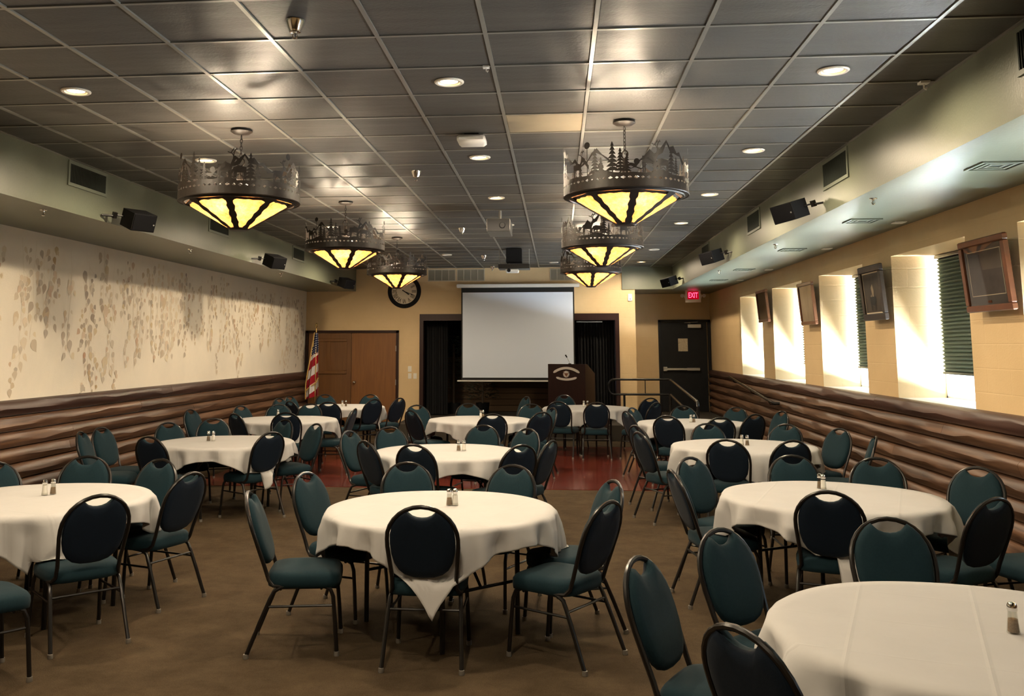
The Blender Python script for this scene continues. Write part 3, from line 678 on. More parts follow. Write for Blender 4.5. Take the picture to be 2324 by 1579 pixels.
b = MB(); b.add([(-.03, -.017, .985), (.028, -.017, .985), (.034, -.017, .965), (.002, -.019, .912), (-.034, -.017, .965)], [(0, 4, 3, 2, 1)]); b.tube([(-.03, -.016, .985), (-.062, -.016, .995), (-.06, -.016, 1.03)], .006, 5); b.tube([(.03, -.016, .985), (.062, -.016, .995), (.06, -.016, 1.03)], .006, 5)
b.obj('horned_crest', M['frame_brown'], lc, smooth=0)
mc = thing('microphone', 'gooseneck microphone standing on the lectern top', 'microphone', (.25, 18.84, 1.466))
MB().lathe([(.0, 0), (.03, 0), (.03, .012), (.0, .014)], 16).obj('base', M['black_plastic'], mc)
MB().tube([(0, 0, .01), (-.02, .0, .06), (-.06, -.01, .14)], .005, 6).obj('gooseneck', M['steel'], mc)
MB().tube([(-.055, -.01, .13), (-.062, -.01, .145), (-.085, -.015, .185)], .014, 10, rs=[.007, .015, .013]).obj('capsule', M['black_plastic'], mc)

# handrails
hr = thing('handrail', 'black pipe handrail before the exit recess sloping down beside the ramp', 'railing', (0, 0, 0))
b = MB(); b.tube([(1.14, 19.2, 1.148), (2.24, 19.2, 1.149), (2.28, 19.15, 1.147), (2.13, 14.75, .985), (2.12, 14.5, .965), (2.12, 14.48, .90)], .023, 10)
b.obj('upper_rail', M['black_metal'], hr)
MB().tube([(1.14, 19.2, .848), (2.24, 19.2, .849), (2.28, 19.15, .845), (2.13, 15.9, .77)], .023, 10).obj('lower_rail', M['black_metal'], hr)
MB().tube([(1.14, 19.2, 1.148)]+[(1.14-.11*math.sin(a), 19.2, .998+.15*math.cos(a)) for a in [PI*k/10 for k in range(1, 10)]]+[(1.14, 19.2, .848)], .023, 10).obj('return_bend', M['black_metal'], hr)
MB().tube([(1.775, 19.2, .85), (1.775, 19.2, 1.148)], .009, 8).obj('baluster', M['black_metal'], hr)
for p in ((1.35, 19.2, .3, .848), (2.26, 19.1, .3, .85), (2.13, 15.9, .09, .77)): MB().tube([(p[0], p[1], p[2]), (p[0], p[1], p[3])], .023, 10).obj('post', M['black_metal'], hr)
MB().tube([(2.12, 14.49, .015), (2.12, 14.48, .91)], .023, 10).obj('post', M['black_metal'], hr)
wh = thing('wall_handrail', 'black handrail bracketed to the right log wall descending toward the tables', 'railing', (0, 0, 0))
MB().tube([(3.40, 18.9, 1.214), (3.40, 15.3, .93), (3.42, 15.15, .918), (3.49, 15.12, .918)], .023, 10).obj('rail', M['black_metal'], wh)
for y, z in ((18.5, 1.18), (16.9, 1.055), (15.5, .945)): MB().tube([(3.40, y, z-.02), (3.42, y, z-.06), (3.51, y, z-.07)], .009, 6).obj('bracket', M['black_metal'], wh)

# ------------------------------------------------------------------ soffit fittings
def vent(x, y, z, side, w_, h_, label, grp):
    t = thing('supply_vent', label, 'vent', (x, y, z), group=grp); b = MB(); k = .03
    b.box(0, side*.012, -w_/2, w_/2, h_/2-k, h_/2) if side > 0 else b.box(-.012, 0, -w_/2, w_/2, h_/2-k, h_/2)
    x0, x1 = (0, .012) if side > 0 else (-.012, 0); b = MB()
    b.box(x0, x1, -w_/2, w_/2, h_/2-k, h_/2); b.box(x0, x1, -w_/2, w_/2, -h_/2, -h_/2+k); b.box(x0, x1, -w_/2, -w_/2+k, -h_/2+k, h_/2-k); b.box(x0, x1, w_/2-k, w_/2, -h_/2+k, h_/2-k)
    b.obj('frame', M['grille_green'], t, smooth=0)
    MB().box(side*.0005-.0005, side*.0005+.0005, -w_/2+k, w_/2-k, -h_/2+k, h_/2-k).obj('backing', M['grille_dark'], t, smooth=0)
    b = MB(); n = 26
    for i in range(n):
        y_ = -w_/2+k+(w_-2*k)*(i+.5)/n; b.box(x0+.002*side, x1+.002*side, y_-.0022, y_+.0022, -h_/2+k, h_/2-k)
    b.obj('louvre_blades', M['grille_dark'], t, smooth=0)
for (y, s_) in ((8.37, 'nearest on the left soffit, left of the first chandelier'), (11.85, 'second on the left soffit, behind the first chandelier'), (15.67, 'farthest on the left soffit')):
    vent(XB+.001, y, 3.42, 1, .74, .235, 'green framed supply grille '+s_, 'left soffit grilles')
for (y, s_) in ((4.75, 'at the upper right picture corner'), (8.46, 'second on the right soffit, left of the big speaker'), (11.95, 'third on the right soffit'), (15.8, 'farthest on the right soffit')):
    vent(XS-.001, y, 3.40, -1, .76, .27, 'green framed supply grille '+s_, 'right soffit grilles')
def diffuser(x, y, label):
    t = thing('ceiling_diffuser', label, 'vent', (x, y, ZS), group='square diffusers under the right soffit'); b = MB()
    for k, r in enumerate((.15, .105, .06)):
        b.box(-r, r, -r, -r+.02, -.012+k*.002, 0); b.box(-r, r, r-.02, r, -.012+k*.002, 0); b.box(-r, -r+.02, -r+.02, r-.02, -.012+k*.002, 0); b.box(r-.02, r, -r+.02, r-.02, -.012+k*.002, 0)
    b.obj('cone_frame', M['grille_green'], t, smooth=0); MB().box(-.14, .14, -.14, .14, -.002, -.0005).obj('backing', M['grille_dark'], t, smooth=0)
for k, (y, s_) in enumerate(((6.57, 'nearest the camera'), (9.39, 'above the largest picture'), (12.15, 'second past the largest picture'), (15.24, 'third past the largest picture'), (17.62, 'nearest the exit sign'))):
    diffuser(3.04, y, 'square green diffuser under the right soffit, '+s_)
def sconce_plate(y, s_):
    t = thing('soffit_light', 'small square white light plate under the right soffit, '+s_, 'light', (3.44, y, ZS), group='small light plates over the windows')
    MB().box(-.055, .055, -.07, .07, -.014, 0, bev=.004).obj('plate', M['white_plastic'], t, smooth=0); MB().box(-.04, .04, -.055, .055, -.016, -.0135).obj('lens', M['white_paint'], t, smooth=0)
for y, s_ in ((9.52, 'right of the fourth window top'), (12.03, 'over the dark framed picture'), (15.27, 'over the second window'), (17.66, 'over the farthest window')): sconce_plate(y, s_)

def sprinkler(loc, label, grp, cup):
    t = thing('fire_sprinkler', label, 'sprinkler', loc, group=grp)
    if cup: MB().lathe([(.055, 0), (.052, -.012), (.034, -.050), (.030, -.062), (.024, -.064), (.010, -.064)], 24).obj('escutcheon', M['chrome'], t)
    else: MB().lathe([(.032, 0), (.030, -.006), (.012, -.010), (.010, -.02)], 20).obj('escutcheon', M['chrome'], t)
    z = -.06 if cup else -.015
    MB().tube([(0, 0, z), (0, 0, z-.035)], .0075, 8).tube([(-.012, 0, z-.01), (-.014, 0, z-.025), (0, 0, z-.04)], .003, 5).tube([(.012, 0, z-.01), (.014, 0, z-.025), (0, 0, z-.04)], .003, 5).lathe([(.0, z-.036), (.016, z-.038), (.0, z-.042)], 12).obj('deflector', M['chrome'], t)
for y, s_ in ((4.66, 'nearest, above the first left chandelier'), (8.94, 'second, left of the small white box'), (13.4, 'third down the middle of the ceiling'), (17.5, 'fourth, left of the projector'), (19.9, 'last before the back wall')):
    sprinkler((-1.38, y, ZC), 'chrome cup sprinkler head in the ceiling, '+s_, 'ceiling sprinklers', True)
for y, s_ in ((7.91, 'by the nearest speaker'), (11.31, 'between the first two speakers'), (15.22, 'between the last two speakers')):
    sprinkler((-4.65, y, ZS), 'small sprinkler under the left soffit '+s_, 'left soffit sprinklers', False)
for y, s_ in ((7.97, 'by the nearest speaker'), (11.5, 'between the first two speakers'), (15.46, 'between the last two speakers')):
    sprinkler((2.68, y, ZS), 'small sprinkler under the right soffit '+s_, 'right soffit sprinklers', False)

# speakers
def speaker(loc, rot, arm_side, label):
    t = thing('wall_speaker', label, 'speaker', loc, group='black speakers on the soffits'); t.rotation_euler = rot
    w2, d2_, h2 = .128, .112, .088
    b = MB(); b.prism([(-w2, -h2), (w2, -h2), (w2, h2), (-w2, h2)], -d2_, d2_*.6); 
    b = MB(); vs = [(-w2, -d2_, -h2), (w2, -d2_, -h2), (w2, -d2_, h2), (-w2, -d2_, h2), (-w2*.97, d2_, -h2*.98), (w2*.97, d2_, -h2*.98), (w2*.97, d2_, h2*.98), (-w2*.97, d2_, h2*.98)]
    b.add(vs, [(0, 1, 2, 3), (5, 4, 7, 6), (4, 0, 3, 7), (1, 5, 6, 2), (3, 2, 6, 7), (4, 5, 1, 0)]); b.obj('cabinet', M['black_plastic'], t, smooth=0)
    MB().box(-w2+.006, w2-.006, -d2_-.010, -d2_-.001, -h2+.006, h2-.006, bev=.004).obj('grille', M['black_cloth'], t, smooth=0)
    MB().lathe([(.0, -.013), (.008, -.012), (.008, -.010)], 12, (w2-.025, -d2_, -.01), 'y').obj('badge', M['steel'], t)
    ax = arm_side
    MB().tube([(ax*.08, .06, .01), (ax*.22, .08, .01)], .009, 6).box(ax*.22-.018, ax*.22+.018, .06, .10, -.022, .038).tube([(ax*.22, .08, .0), (ax*.34, .11, -.012)], .012, 6).obj('bracket', M['black_metal'], t, smooth=0)
LS = ((8.87, 'nearest the camera'), (13.4, 'second from the camera'), (18.15, 'farthest, near the back wall'))
for y, s_ in LS: speaker((-4.20, y, 3.085), (math.radians(20), math.radians(0), math.radians(57)), -1, 'black angled speaker on the left soffit, '+s_)
for y, s_ in ((9.09, 'nearest the camera'), (13.67, 'second from the camera'), (18.83, 'farthest, near the exit sign')): speaker((2.27, y, 3.115), (math.radians(16), math.radians(-6), math.radians(-54)), 1, 'black tilted speaker on the right soffit, '+s_)

# small ceiling things
t = thing('ceiling_hook', 'tiny white hook plate in the ceiling above the middle downlights', 'hook', (-.42, 5.56, ZC)); MB().box(-.02, .02, -.02, .02, -.012, 0).obj('plate', M['white_plastic'], t, smooth=0); MB().tube([(0, 0, -.012), (0, 0, -.03), (.008, 0, -.038), (.012, 0, -.028)], .004, 6).obj('hook', M['white_plastic'], t)
t = thing('ceiling_hook', 'white hook plate where the ceiling meets the right soffit', 'hook', (2.44, 6.17, ZC)); MB().box(-.03, .03, -.03, .03, -.016, 0).obj('plate', M['white_plastic'], t, smooth=0); MB().tube([(0, 0, -.016), (0, 0, -.045), (.012, 0, -.055), (.016, 0, -.04)], .006, 6).obj('hook', M['white_plastic'], t)
t = thing('ceiling_air_unit', 'white rounded box mounted on the ceiling before the middle row of downlights', 'ceiling box', (-.68, 7.42, ZC))
MB().box(-.115, .115, -.10, .10, -.085, -.012, bev=.022).obj('housing', M['white_plastic'], t, smooth=1); MB().box(-.06, .06, -.06, .06, -.012, 0).obj('mount', M['black_metal'], t, smooth=0); MB().box(-.10, .10, -.104, -.098, -.060, -.040).obj('ridge', M['white_paint'], t, smooth=0)
t = thing('projector_box', 'grey-brown hanging projector box in the middle of the ceiling', 'projector', (-.71, 11.6, 3.32))
MB().box(-.145, .145, -.28, .32, -.085, .075, bev=.006).obj('housing', M['projbox'], t, smooth=0); MB().box(-.140, .140, -.286, -.279, -.080, .070).obj('front_panel', M['black_plastic'], t, smooth=0); MB().tube([(0, .1, .07), (0, .1, .228)], .02, 8).obj('drop_pipe', M['steel'], t)
MB().lathe([(.0, -.02), (.03, -.02), (.04, 0)], 20, (.05, -.286, -.01), 'y').obj('lens', M['black_plastic'], t)
t = thing('projector_rig', 'black projector on a hung shelf before the screen', 'projector', (-.745, 16.4, 0))
MB().box(-.14, .14, -.15, .15, 3.30, 3.545, bev=.006).obj('mount_box', M['black_plastic'], t, smooth=0)
MB().box(-.275, .275, -.20, .20, 3.185, 3.265, bev=.004).obj('shelf', M['black_metal'], t, smooth=0)
MB().box(-.15, .08, -.16, .10, 3.125, 3.184, bev=.015).obj('projector_body', M['white_plastic'], t, smooth=0)
for s_ in (-1, 1): MB().tube([(s_*.268, 0, 3.26), (s_*.268, 0, 3.55)], .006, 6).obj('hanger_rod', M['steel'], t)
MB().lathe([(.0, -.02), (.03, -.02), (.032, 0)], 16, (-.09, -.16, 3.155), 'y').obj('lens', M['black_plastic'], t)

# ------------------------------------------------------------------ recessed downlights
def downlight(x, y, on, label):
    row = (130 if x > 1 else DOWN_W)*(1.7 if y > 13.5 else 1)
    t = thing('downlight', label, 'downlight', (x, y, ZC), group='recessed downlights, lit' if on else 'recessed downlights, unlit')
    MB().lathe([(.098, .002), (.098, -.004), (.090, -.010), (.074, -.008), (.066, .006)], 36).obj('trim_ring', M['trim_ring'], t)
    MB().lathe([(.0, -.004), (.04, -.003), (.066, .004)], 28).obj('lens', M['bulb'] if on else M['lens_off'], t)
    if on:
        l = bpy.data.lights.new('lamp', 'SPOT'); l.energy = row; l.color = (1, .80, .55); l.spot_size = math.radians(176); l.spot_blend = .45; l.shadow_soft_size = .06
        link('lamp', l, t, (0, 0, -.02))
DL = [(-3.26, 5.86, 1, 'upper left, nearest of the left row'), (-3.26, 8.22, 1, 'left row, seen through the first left chandelier'), (-3.26, 13.07, 1, 'left row, seen through the second left chandelier'), (-3.26, 16.68, 1, 'left row, between the second and third left chandeliers'),
      (-.69, 5.88, 1, 'middle row, nearest of all'), (-.69, 8.33, 1, 'middle row, under the white ceiling box'), (-.69, 10.67, 1, 'middle row, before the hanging projector box'), (-.05, 19.1, 0, 'over the projection screen, dark'), (-2.07, 17.3, 0, 'far left of the projector, dark'),
      (-.69, 13.1, 1, 'middle row, glowing just behind the hanging projector box'),
      (1.77, 5.86, 1, 'right row, nearest of the right row'), (1.77, 8.26, 1, 'right row, second'), (1.77, 10.66, 1, 'right row, third'), (1.77, 13.14, 1, 'right row, fourth'), (1.76, 16.72, 0, 'right row, bluish and dark'), (1.75, 19.15, 1, 'right row, last by the exit recess'),
      (-.69, 3.4, 1, 'behind the top picture edge, middle'), (-3.26, 3.4, 1, 'behind the top picture edge, left'), (-.69, 1.0, 1, 'behind the camera')]
for x, y, on, s_ in DL: downlight(x, y, on, ('glowing' if on else 'unlit')+' recessed downlight, '+s_)

# ------------------------------------------------------------------ chandeliers
CR = .475; ZB = 2.955
def ring_pt(a, z, r=CR): return (r*math.cos(a), r*math.sin(a), z)
def wrap(b, pts, a0, z0, flip=1, r=CR):
    """flat outline (metres along the band, height) bent onto the drum"""
    vs = [ring_pt(a0+flip*p[0]/CR, z0+p[1], r) for p in pts]; b.add(vs, [tuple(range(len(vs)))])
def build_chandelier():
    t = thing('chandelier', '', 'chandelier', group='cut metal wildlife chandeliers')
    rnd = random.Random(4)
    MB().lathe([(.0, ZC-.004), (.085, ZC-.004), (.088, ZC-.016), (.06, ZC-.034), (.012, ZC-.038), (.0, ZC-.042)], 32).obj('canopy', M['dark_bronze'], t)
    b = MB(); z = ZC-.045; k = 0
    while z > 3.31:
        pts = [((.010*math.cos(q) if k % 2 else 0), (0 if k % 2 else .010*math.cos(q)), z-.016+.021*math.sin(q)) for q in [2*PI*i/10 for i in range(10)]]
        b.tube(pts, .0028, 5, True); z -= .030; k += 1
    b.obj('chain', M['dark_bronze'], t)
    b = MB(); b.tube([(.032*math.cos(q), 0, 3.285+.032*math.sin(q)) for q in [2*PI*i/16 for i in range(16)]], .006, 6, True)
    b.lathe([(.0, 3.25), (.022, 3.25), (.020, 3.18), (.028, 3.14), (.0, 3.13)], 14)
    for i in range(4):
        a = PI/4+i*PI/2; b.tube([(.015*math.cos(a), .015*math.sin(a), 3.17), (.10*math.cos(a), .10*math.sin(a), 3.10), (.3*math.cos(a), .3*math.sin(a), 3.02), ring_pt(a, 2.99)], .006, 5)
    b.obj('hanger', M['dark_bronze'], t)
    # drum band with a row of diamond and oval holes
    b = MB(); N = 64; z0, z1 = ZB, ZB+.100; zm = ZB+.068
    for i in range(N):
        a0, a1 = 2*PI*i/N, 2*PI*(i+1)/N; am = (a0+a1)/2; da = (a1-a0)*(.40 if i % 2 else .30); dz = .0115 if i % 2 else .009
        C = [ring_pt(a0, z0), ring_pt(a1, z0), ring_pt(a1, z1), ring_pt(a0, z1)]; D = [ring_pt(am, zm-dz), ring_pt(am+da, zm), ring_pt(am, zm+dz), ring_pt(am-da, zm)]
        b.add(C+D, [(0, 1, 5, 4), (1, 2, 6, 5), (2, 3, 7, 6), (3, 0, 4, 7)])
        q0, q1 = .012*math.sin(a0*7)+.010*math.sin(a0*13+1)+.008, .012*math.sin(a1*7)+.010*math.sin(a1*13+1)+.008
        b.add([ring_pt(a0, z1), ring_pt(a1, z1), ring_pt(a1, z1+max(.002, q1)), ring_pt(a0, z1+max(.002, q0))], [(0, 1, 2, 3)])
        b.add([ring_pt(a0, ZB), ring_pt(a1, ZB), ring_pt(a1, ZB-.006, .435), ring_pt(a0, ZB-.006, .435)], [(3, 2, 1, 0)])
    o = b.obj('drum_band', M['dark_bronze'], t, smooth=0); 
    md = o.modifiers.new('thickness', 'SOLIDIFY'); md.thickness = .002
    ring = MB(); ring.tube([ring_pt(2*PI*i/64, ZB) for i in range(64)], .0045, 5, True); ring.obj('rim', M['dark_bronze'], t)
    # silhouettes
    zt = ZB+.097
    def tree(b, a0, h):
        w_ = h*.42; pts = [(-.006, 0)]; n = 7; L = []; R_ = []
        for k in range(n):
            f = k/n; ww = w_/2*(1-f)*.95+.006; z_ = h*(.10+.88*f)
            R_ += [(ww, z_), (ww*.35, z_+h*.05)]
        pts = [(.006, 0), (.006, h*.1)]+R_+[(0, h)]+[(-x, z_) for x, z_ in reversed(R_)]+[(-.006, h*.1), (-.006, 0)]
        # strips keep the outline valid for rendering
        for k in range(n):
            f = k/n; ww = w_/2*(1-f)*.95+.006; z_ = h*(.10+.88*f)
            wrap(b, [(-ww, z_), (ww, z_), (ww*.30, z_+h*.115), (-ww*.30, z_+h*.115)], a0, zt)
        wrap(b, [(-.005, -.02), (.005, -.02), (.005, h*.95), (0, h), (-.005, h*.95)], a0, zt)
    def ridge(b, a0, a1, hs, thick):
        n = len(hs)
        for k in range(n-1):
            t0, t1 = k/(n-1), (k+1)/(n-1); A0, A1 = a0+(a1-a0)*t0, a0+(a1-a0)*t1
            j0, j1 = (thick*(.35+.65*((k*7) % 3)/2))*(.4+hs[k]*4), (thick*(.35+.65*(((k+1)*7) % 3)/2))*(.4+hs[k+1]*4)
            b.add([ring_pt(A0, zt+hs[k]-j0), ring_pt(A1, zt+hs[k+1]-j1), ring_pt(A1, zt+hs[k+1]), ring_pt(A0, zt+hs[k])], [(0, 1, 2, 3)])
    def elk(b, a0, s_, f=1, head=1):
        g = lambda pts: wrap(b, [(f*x*s_, z_*s_) for x, z_ in pts], a0, zt)
        g([(-.055, .075), (.05, .070), (.058, .12), (.02, .135), (-.02, .128), (-.055, .125)])
        for x in (-.050, -.036, .034, .048): g([(x-.004, 0), (x+.004, 0), (x+.007, .08), (x-.007, .08)])
        if head:
            g([(.035, .105), (.058, .11), (.082, .165), (.062, .178)]); g([(.058, .165), (.105, .155), (.104, .168), (.075, .190), (.060, .185)])
            for q in (0, 1):
                p = [(.068, .188), (.050+.02*q, .215), (.070+.02*q, .248), (.064+.02*q, .25), (.042+.02*q, .216), (.062, .184)]; g(p)
            g([(.05, .212), (.02, .222), (.018, .216), (.048, .206)]); g([(.06, .235), (.095, .243), (.095, .238), (.06, .229)])
        else:
            g([(.04, .10), (.058, .115), (.095, .06), (.08, .045)]); g([(.075, .055), (.098, .062), (.104, .030), (.092, .022), (.080, .035)])
    def disc(b, a0, z_, r_): wrap(b, [(r_*math.cos(q), z_+r_*math.sin(q)) for q in [2*PI*k/16 for k in range(16)]], a0, zt)
    def piece(nme, fn, *a):
        b = MB(); fn(b, *a); b.obj(nme, M['dark_bronze'], t, smooth=0)
    for k in range(3):
        o_ = k*2*PI/3
        for da, hh in ((.05, .24), (.17, .19), (.27, .15), (1.02, .22), (1.13, .14), (1.86, .20), (1.96, .13)): piece('tree_silhouette', tree, o_+da, hh)
        hs = [.06, .09, .08, .12, .155, .21, .17, .20, .25, .30, .24, .26, .20, .215, .16, .13, .15, .11, .09, .12, .08]
        piece('mountain_silhouette', ridge, o_+.25, o_+1.75, [h*(1-.15*k) for h in hs], .045)
        piece('mountain_silhouette', ridge, o_+1.45, o_+2.25, [.05, .09, .14, .11, .17, .20, .15, .12, .08, .05], .03)
        piece('mountain_silhouette', ridge, o_+.30, o_+.95, [.03, .05, .035, .07, .05, .03, .055, .02], .02)
        piece('elk_silhouette', elk, o_+.62, 1.0, 1, 1); piece('elk_silhouette', elk, o_+.86, .85, -1, 0); piece('elk_silhouette', elk, o_+1.5, .8, 1, k != 1)
        piece('moon_disc', disc, o_+.42, .085, .022)
        def tall_disc(b, a): disc(b, a, .23, .026); wrap(b, [(-.003, .0), (.003, .0), (.003, .22), (-.003, .22)], a, zt)
        piece('moon_disc', tall_disc, o_+1.72)
    # cone of eight mica panels between dark ribs
    r1, zt1, r0, zb0 = .425, ZB-.008, .070, 2.742
    def cone(a, f, out=0):
        r = r1+(r0-r1)*f+out*.55; z_ = zt1+(zb0-zt1)*f-out; return (r*math.cos(a), r*math.sin(a), z_)
    A = [2*PI*(i+.18)/8 for i in range(8)]
    for i in range(8):
        b = MB(); n = 7; vs = []
        a0, a1 = A[i], A[i]+2*PI/8
        P0, P1, Q1, Q0 = [Vector(cone(a, f)) for a, f in ((a0, .0), (a1, .0), (a1, 1), (a0, 1))]
        for j in range(n+1):
            for k in range(n+1): vs.append((P0.lerp(Q0, j/n)).lerp(P1.lerp(Q1, j/n), k/n))
        b.add(vs, [(j*(n+1)+k, j*(n+1)+k+1, (j+1)*(n+1)+k+1, (j+1)*(n+1)+k) for j in range(n) for k in range(n)])
        b.obj('mica_panel', M['mica'], t, smooth=0)
        b = MB(); vs = []; L = 14
        for j in range(L+1):
            f = j/L; p = Vector(cone(a0, f, .004)); tn = Vector((-math.sin(a0), math.cos(a0), 0)); wob = 1+.22*math.sin(j*1.9+i)
            hw = (.031 if 0 < j else .055)*wob*(1-.25*f); 
            if j == 1: hw *= 1.35
            vs += [p-tn*hw, p+tn*hw]
        b.add(vs, [(2*j, 2*j+1, 2*j+3, 2*j+2) for j in range(L)]); o = b.obj('rib', M['dark_bronze'], t, smooth=0)
        # top edge strip of each bay with rounded corners
        b = MB(); vs = []; P0, P1 = Vector(cone(a0, 0, .004)), Vector(cone(a1, 0, .004)); Q0, Q1 = Vector(cone(a0, 1, .004)), Vector(cone(a1, 1, .004))
        for k in range(11):
            u = k/10; top = P0.lerp(P1, u); bot = Q0.lerp(Q1, u); d = .07+.10*abs(2*u-1)**6+.012*math.sin(k*2.3+i); vs += [top, top.lerp(bot, d)]
        b.add(vs, [(2*k, 2*k+1, 2*k+3, 2*k+2) for k in range(10)]); b.obj('top_strip', M['dark_bronze'], t, smooth=0)
    MB().lathe([(.0, zb0-.012), (.068, zb0-.010), (.078, zb0+.002), (.074, zb0+.02), (.0, zb0+.02)], 24).obj('bottom_cap', M['dark_bronze'], t)
    ledge = MB(); ledge.tube([ring_pt(2*PI*i/48, ZB-.006, .435) for i in range(48)], .012, 6, True); ledge.obj('inner_ring', M['dark_bronze'], t)
    b = MB()
    for i in range(3):
        a = .5+i*2*PI/3; x, y = .20*math.cos(a), .20*math.sin(a)
        b.tube([(0, 0, 2.90), (x*.9, y*.9, 2.93)], .006, 6); b.lathe([(.0, 2.90), (.02, 2.90), (.02, 2.945), (.0, 2.945)], 12, (x, y, 0))
        l = bpy.data.lights.new('lamp', 'POINT'); l.energy = BULB_W; l.color = (1, .82, .58); l.shadow_soft_size = .022
        link('lamp', l, t, (x, y, 2.985))
    b.obj('lamp_holders', M['dark_bronze'], t)
    return t
ch0 = build_chandelier()
CHN = [(-2.515, 7.07, 0.0, 'nearest left chandelier, upper left of the picture'), (-2.52, 10.79, .35, 'second left chandelier, behind the nearest left one'), (-2.53, 14.46, 1.1, 'third left chandelier, in front of the wall clock'),
       (.54, 7.07, 2.3, 'nearest right chandelier, with one panel lit white'), (.54, 10.79, 1.6, 'second right chandelier, below the nearest right one'), (.54, 14.46, .7, 'third right chandelier, at the right end of the screen')]
for i, (x, y, a, s_) in enumerate(CHN):
    lab = 'cut-metal amber chandelier, '+s_
    if i == 0: ch0.location = (x, y, 0); ch0.rotation_euler = (0, 0, a); ch0['label'] = lab
    else: dup(ch0, lab, (x, y, 0), a)

# ------------------------------------------------------------------ framed pictures on the right wall
def picture(y0, y1, z0, z1, fm_, fw_, kind, label):
    t = thing('framed_picture', label, 'picture', (3.50, (y0+y1)/2, z0)); w2, h = (y1-y0)/2, z1-z0
    t.rotation_euler = (0, math.radians(-4.5), 0); b = MB()
    for (a, b_, c, d) in ((-w2, w2, h-fw_, h), (-w2, w2, 0, fw_), (-w2, -w2+fw_, fw_, h-fw_), (w2-fw_, w2, fw_, h-fw_)): b.box(-.022, .016, a, b_, c, d, bev=.008)
    b.obj('frame', fm_, t, smooth=0)
    MB().box(.008, .014, -w2+.01, w2-.01, .01, h-.01).obj('backing', M['frame_dark'], t, smooth=0)
    if kind == 'print':
        mg = mat('grey_mat_board', (.085, .075, .070), .7); MB().box(-.002, .006, -w2+fw_*.8, w2-fw_*.8, fw_*.8, h-fw_*.8).obj('mount', mg, t, smooth=0)
        i0, i1 = .075, .10; L = MB()
        for (a, b_, c, d) in ((-w2+i0+fw_*.6, w2-i0-fw_*.6, h-i1-.006, h-i1), (-w2+i0+fw_*.6, w2-i0-fw_*.6, i1+.03, i1+.036), (-w2+i0+fw_*.6, -w2+i0+fw_*.6+.006, i1+.03, h-i1), (w2-i0-fw_*.6-.006, w2-i0-fw_*.6, i1+.03, h-i1)): L.box(-.0035, -.001, a, b_, c, d)
        L.obj('gilt_line', M['mat_board'], t, smooth=0)
        art = mat('muted_print', (.060, .050, .048), .8, noise=(5, (.105, .088, .080), 1)); MB().box(-.003, -.001, -w2+i0+fw_*.6+.006, w2-i0-fw_*.6-.006, i1+.036, h-i1-.006).obj('print', art, t, smooth=0)
        MB().box(-.006, -.001, -.035, .035, .07, .09).obj('title_plate', M['frame_brown'], t, smooth=0)
    elif kind == 'rider':
        MB().box(-.004, .004, -w2+fw_*.9, w2-fw_*.9, fw_*.9, h-fw_*.9).obj('mount', M['mat_board'], t, smooth=0); g = fw_*.9+.022
        art = mat('dark_painting', (.012, .010, .009), .5, noise=(9, (.050, .034, .022), .9, (1, 1, .6))); MB().box(-.006, -.003, -w2+g, w2-g, g, h-g).obj('painting', art, t, smooth=0)
        lt = mat('pale_paint_stroke', (.22, .17, .11), .7); bl = mat('dark_paint_stroke', (.006, .005, .005), .7); q = MB(); d_ = MB()
        q.add([(-.0075, .03, .36), (-.0075, -.02, .40), (-.0075, -.05, .33), (-.0075, -.03, .25), (-.0075, .0, .26)], [(0, 1, 2, 3, 4)]); q.add([(-.0075, .06, .27), (-.0075, .03, .29), (-.0075, .02, .21), (-.0075, .045, .20)], [(0, 1, 2, 3)])
        d_.add([(-.0077, .09, .26), (-.0077, -.09, .26), (-.0077, -.10, .20), (-.0077, -.02, .16), (-.0077, .08, .18)], [(0, 1, 2, 3, 4)])
        for yy in (.07, .045, -.05, -.08): d_.add([(-.0077, yy+.009, .20), (-.0077, yy-.009, .20), (-.0077, yy-.006, .11), (-.0077, yy+.006, .11)], [(0, 1, 2, 3)])
        q.obj('pale_figure', lt, t, smooth=0); d_.obj('dark_horse', bl, t, smooth=0)
    else:
        art = mat('faded_print_'+kind, (.075, .062, .055) if kind == 'grey' else (.050, .034, .024), .7, noise=(4, (.20, .17, .14) if kind == 'grey' else (.10, .072, .05), 1, (1, 2, .6)))
        MB().box(-.002, .004, -w2+fw_*.8, w2-fw_*.8, fw_*.8, h-fw_*.8).obj('print', art, t, smooth=0)
    if kind == 'rider': return
    g_ = MB(); g_.add([(-.012, -w2+fw_*.8, fw_*.8), (-.012, w2-fw_*.8, fw_*.8), (-.012, w2-fw_*.8, h-fw_*.8), (-.012, -w2+fw_*.8, h-fw_*.8)], [(3, 2, 1, 0)]); g_.obj('glazing', M['picture_glass'], t, smooth=0)
picture(7.40, 8.20, 2.09, 2.69, M['frame_brown'], .055, 'print', 'largest picture, brown frame, print mirroring a chandelier, at the right picture edge')
picture(10.16, 10.86, 2.095, 2.70, M['frame_dark'], .075, 'rider', 'picture in a wide near-black frame with cream mount, a dark riding scene')
picture(12.84, 13.58, 2.11, 2.70, M['frame_brown'], .05, 'grey', 'brown framed picture with pale glass glare, second from the exit door')
picture(15.62, 16.36, 2.22, 2.76, M['frame_brown'], .05, 'brown', 'narrowly seen brown framed picture nearest the exit door')

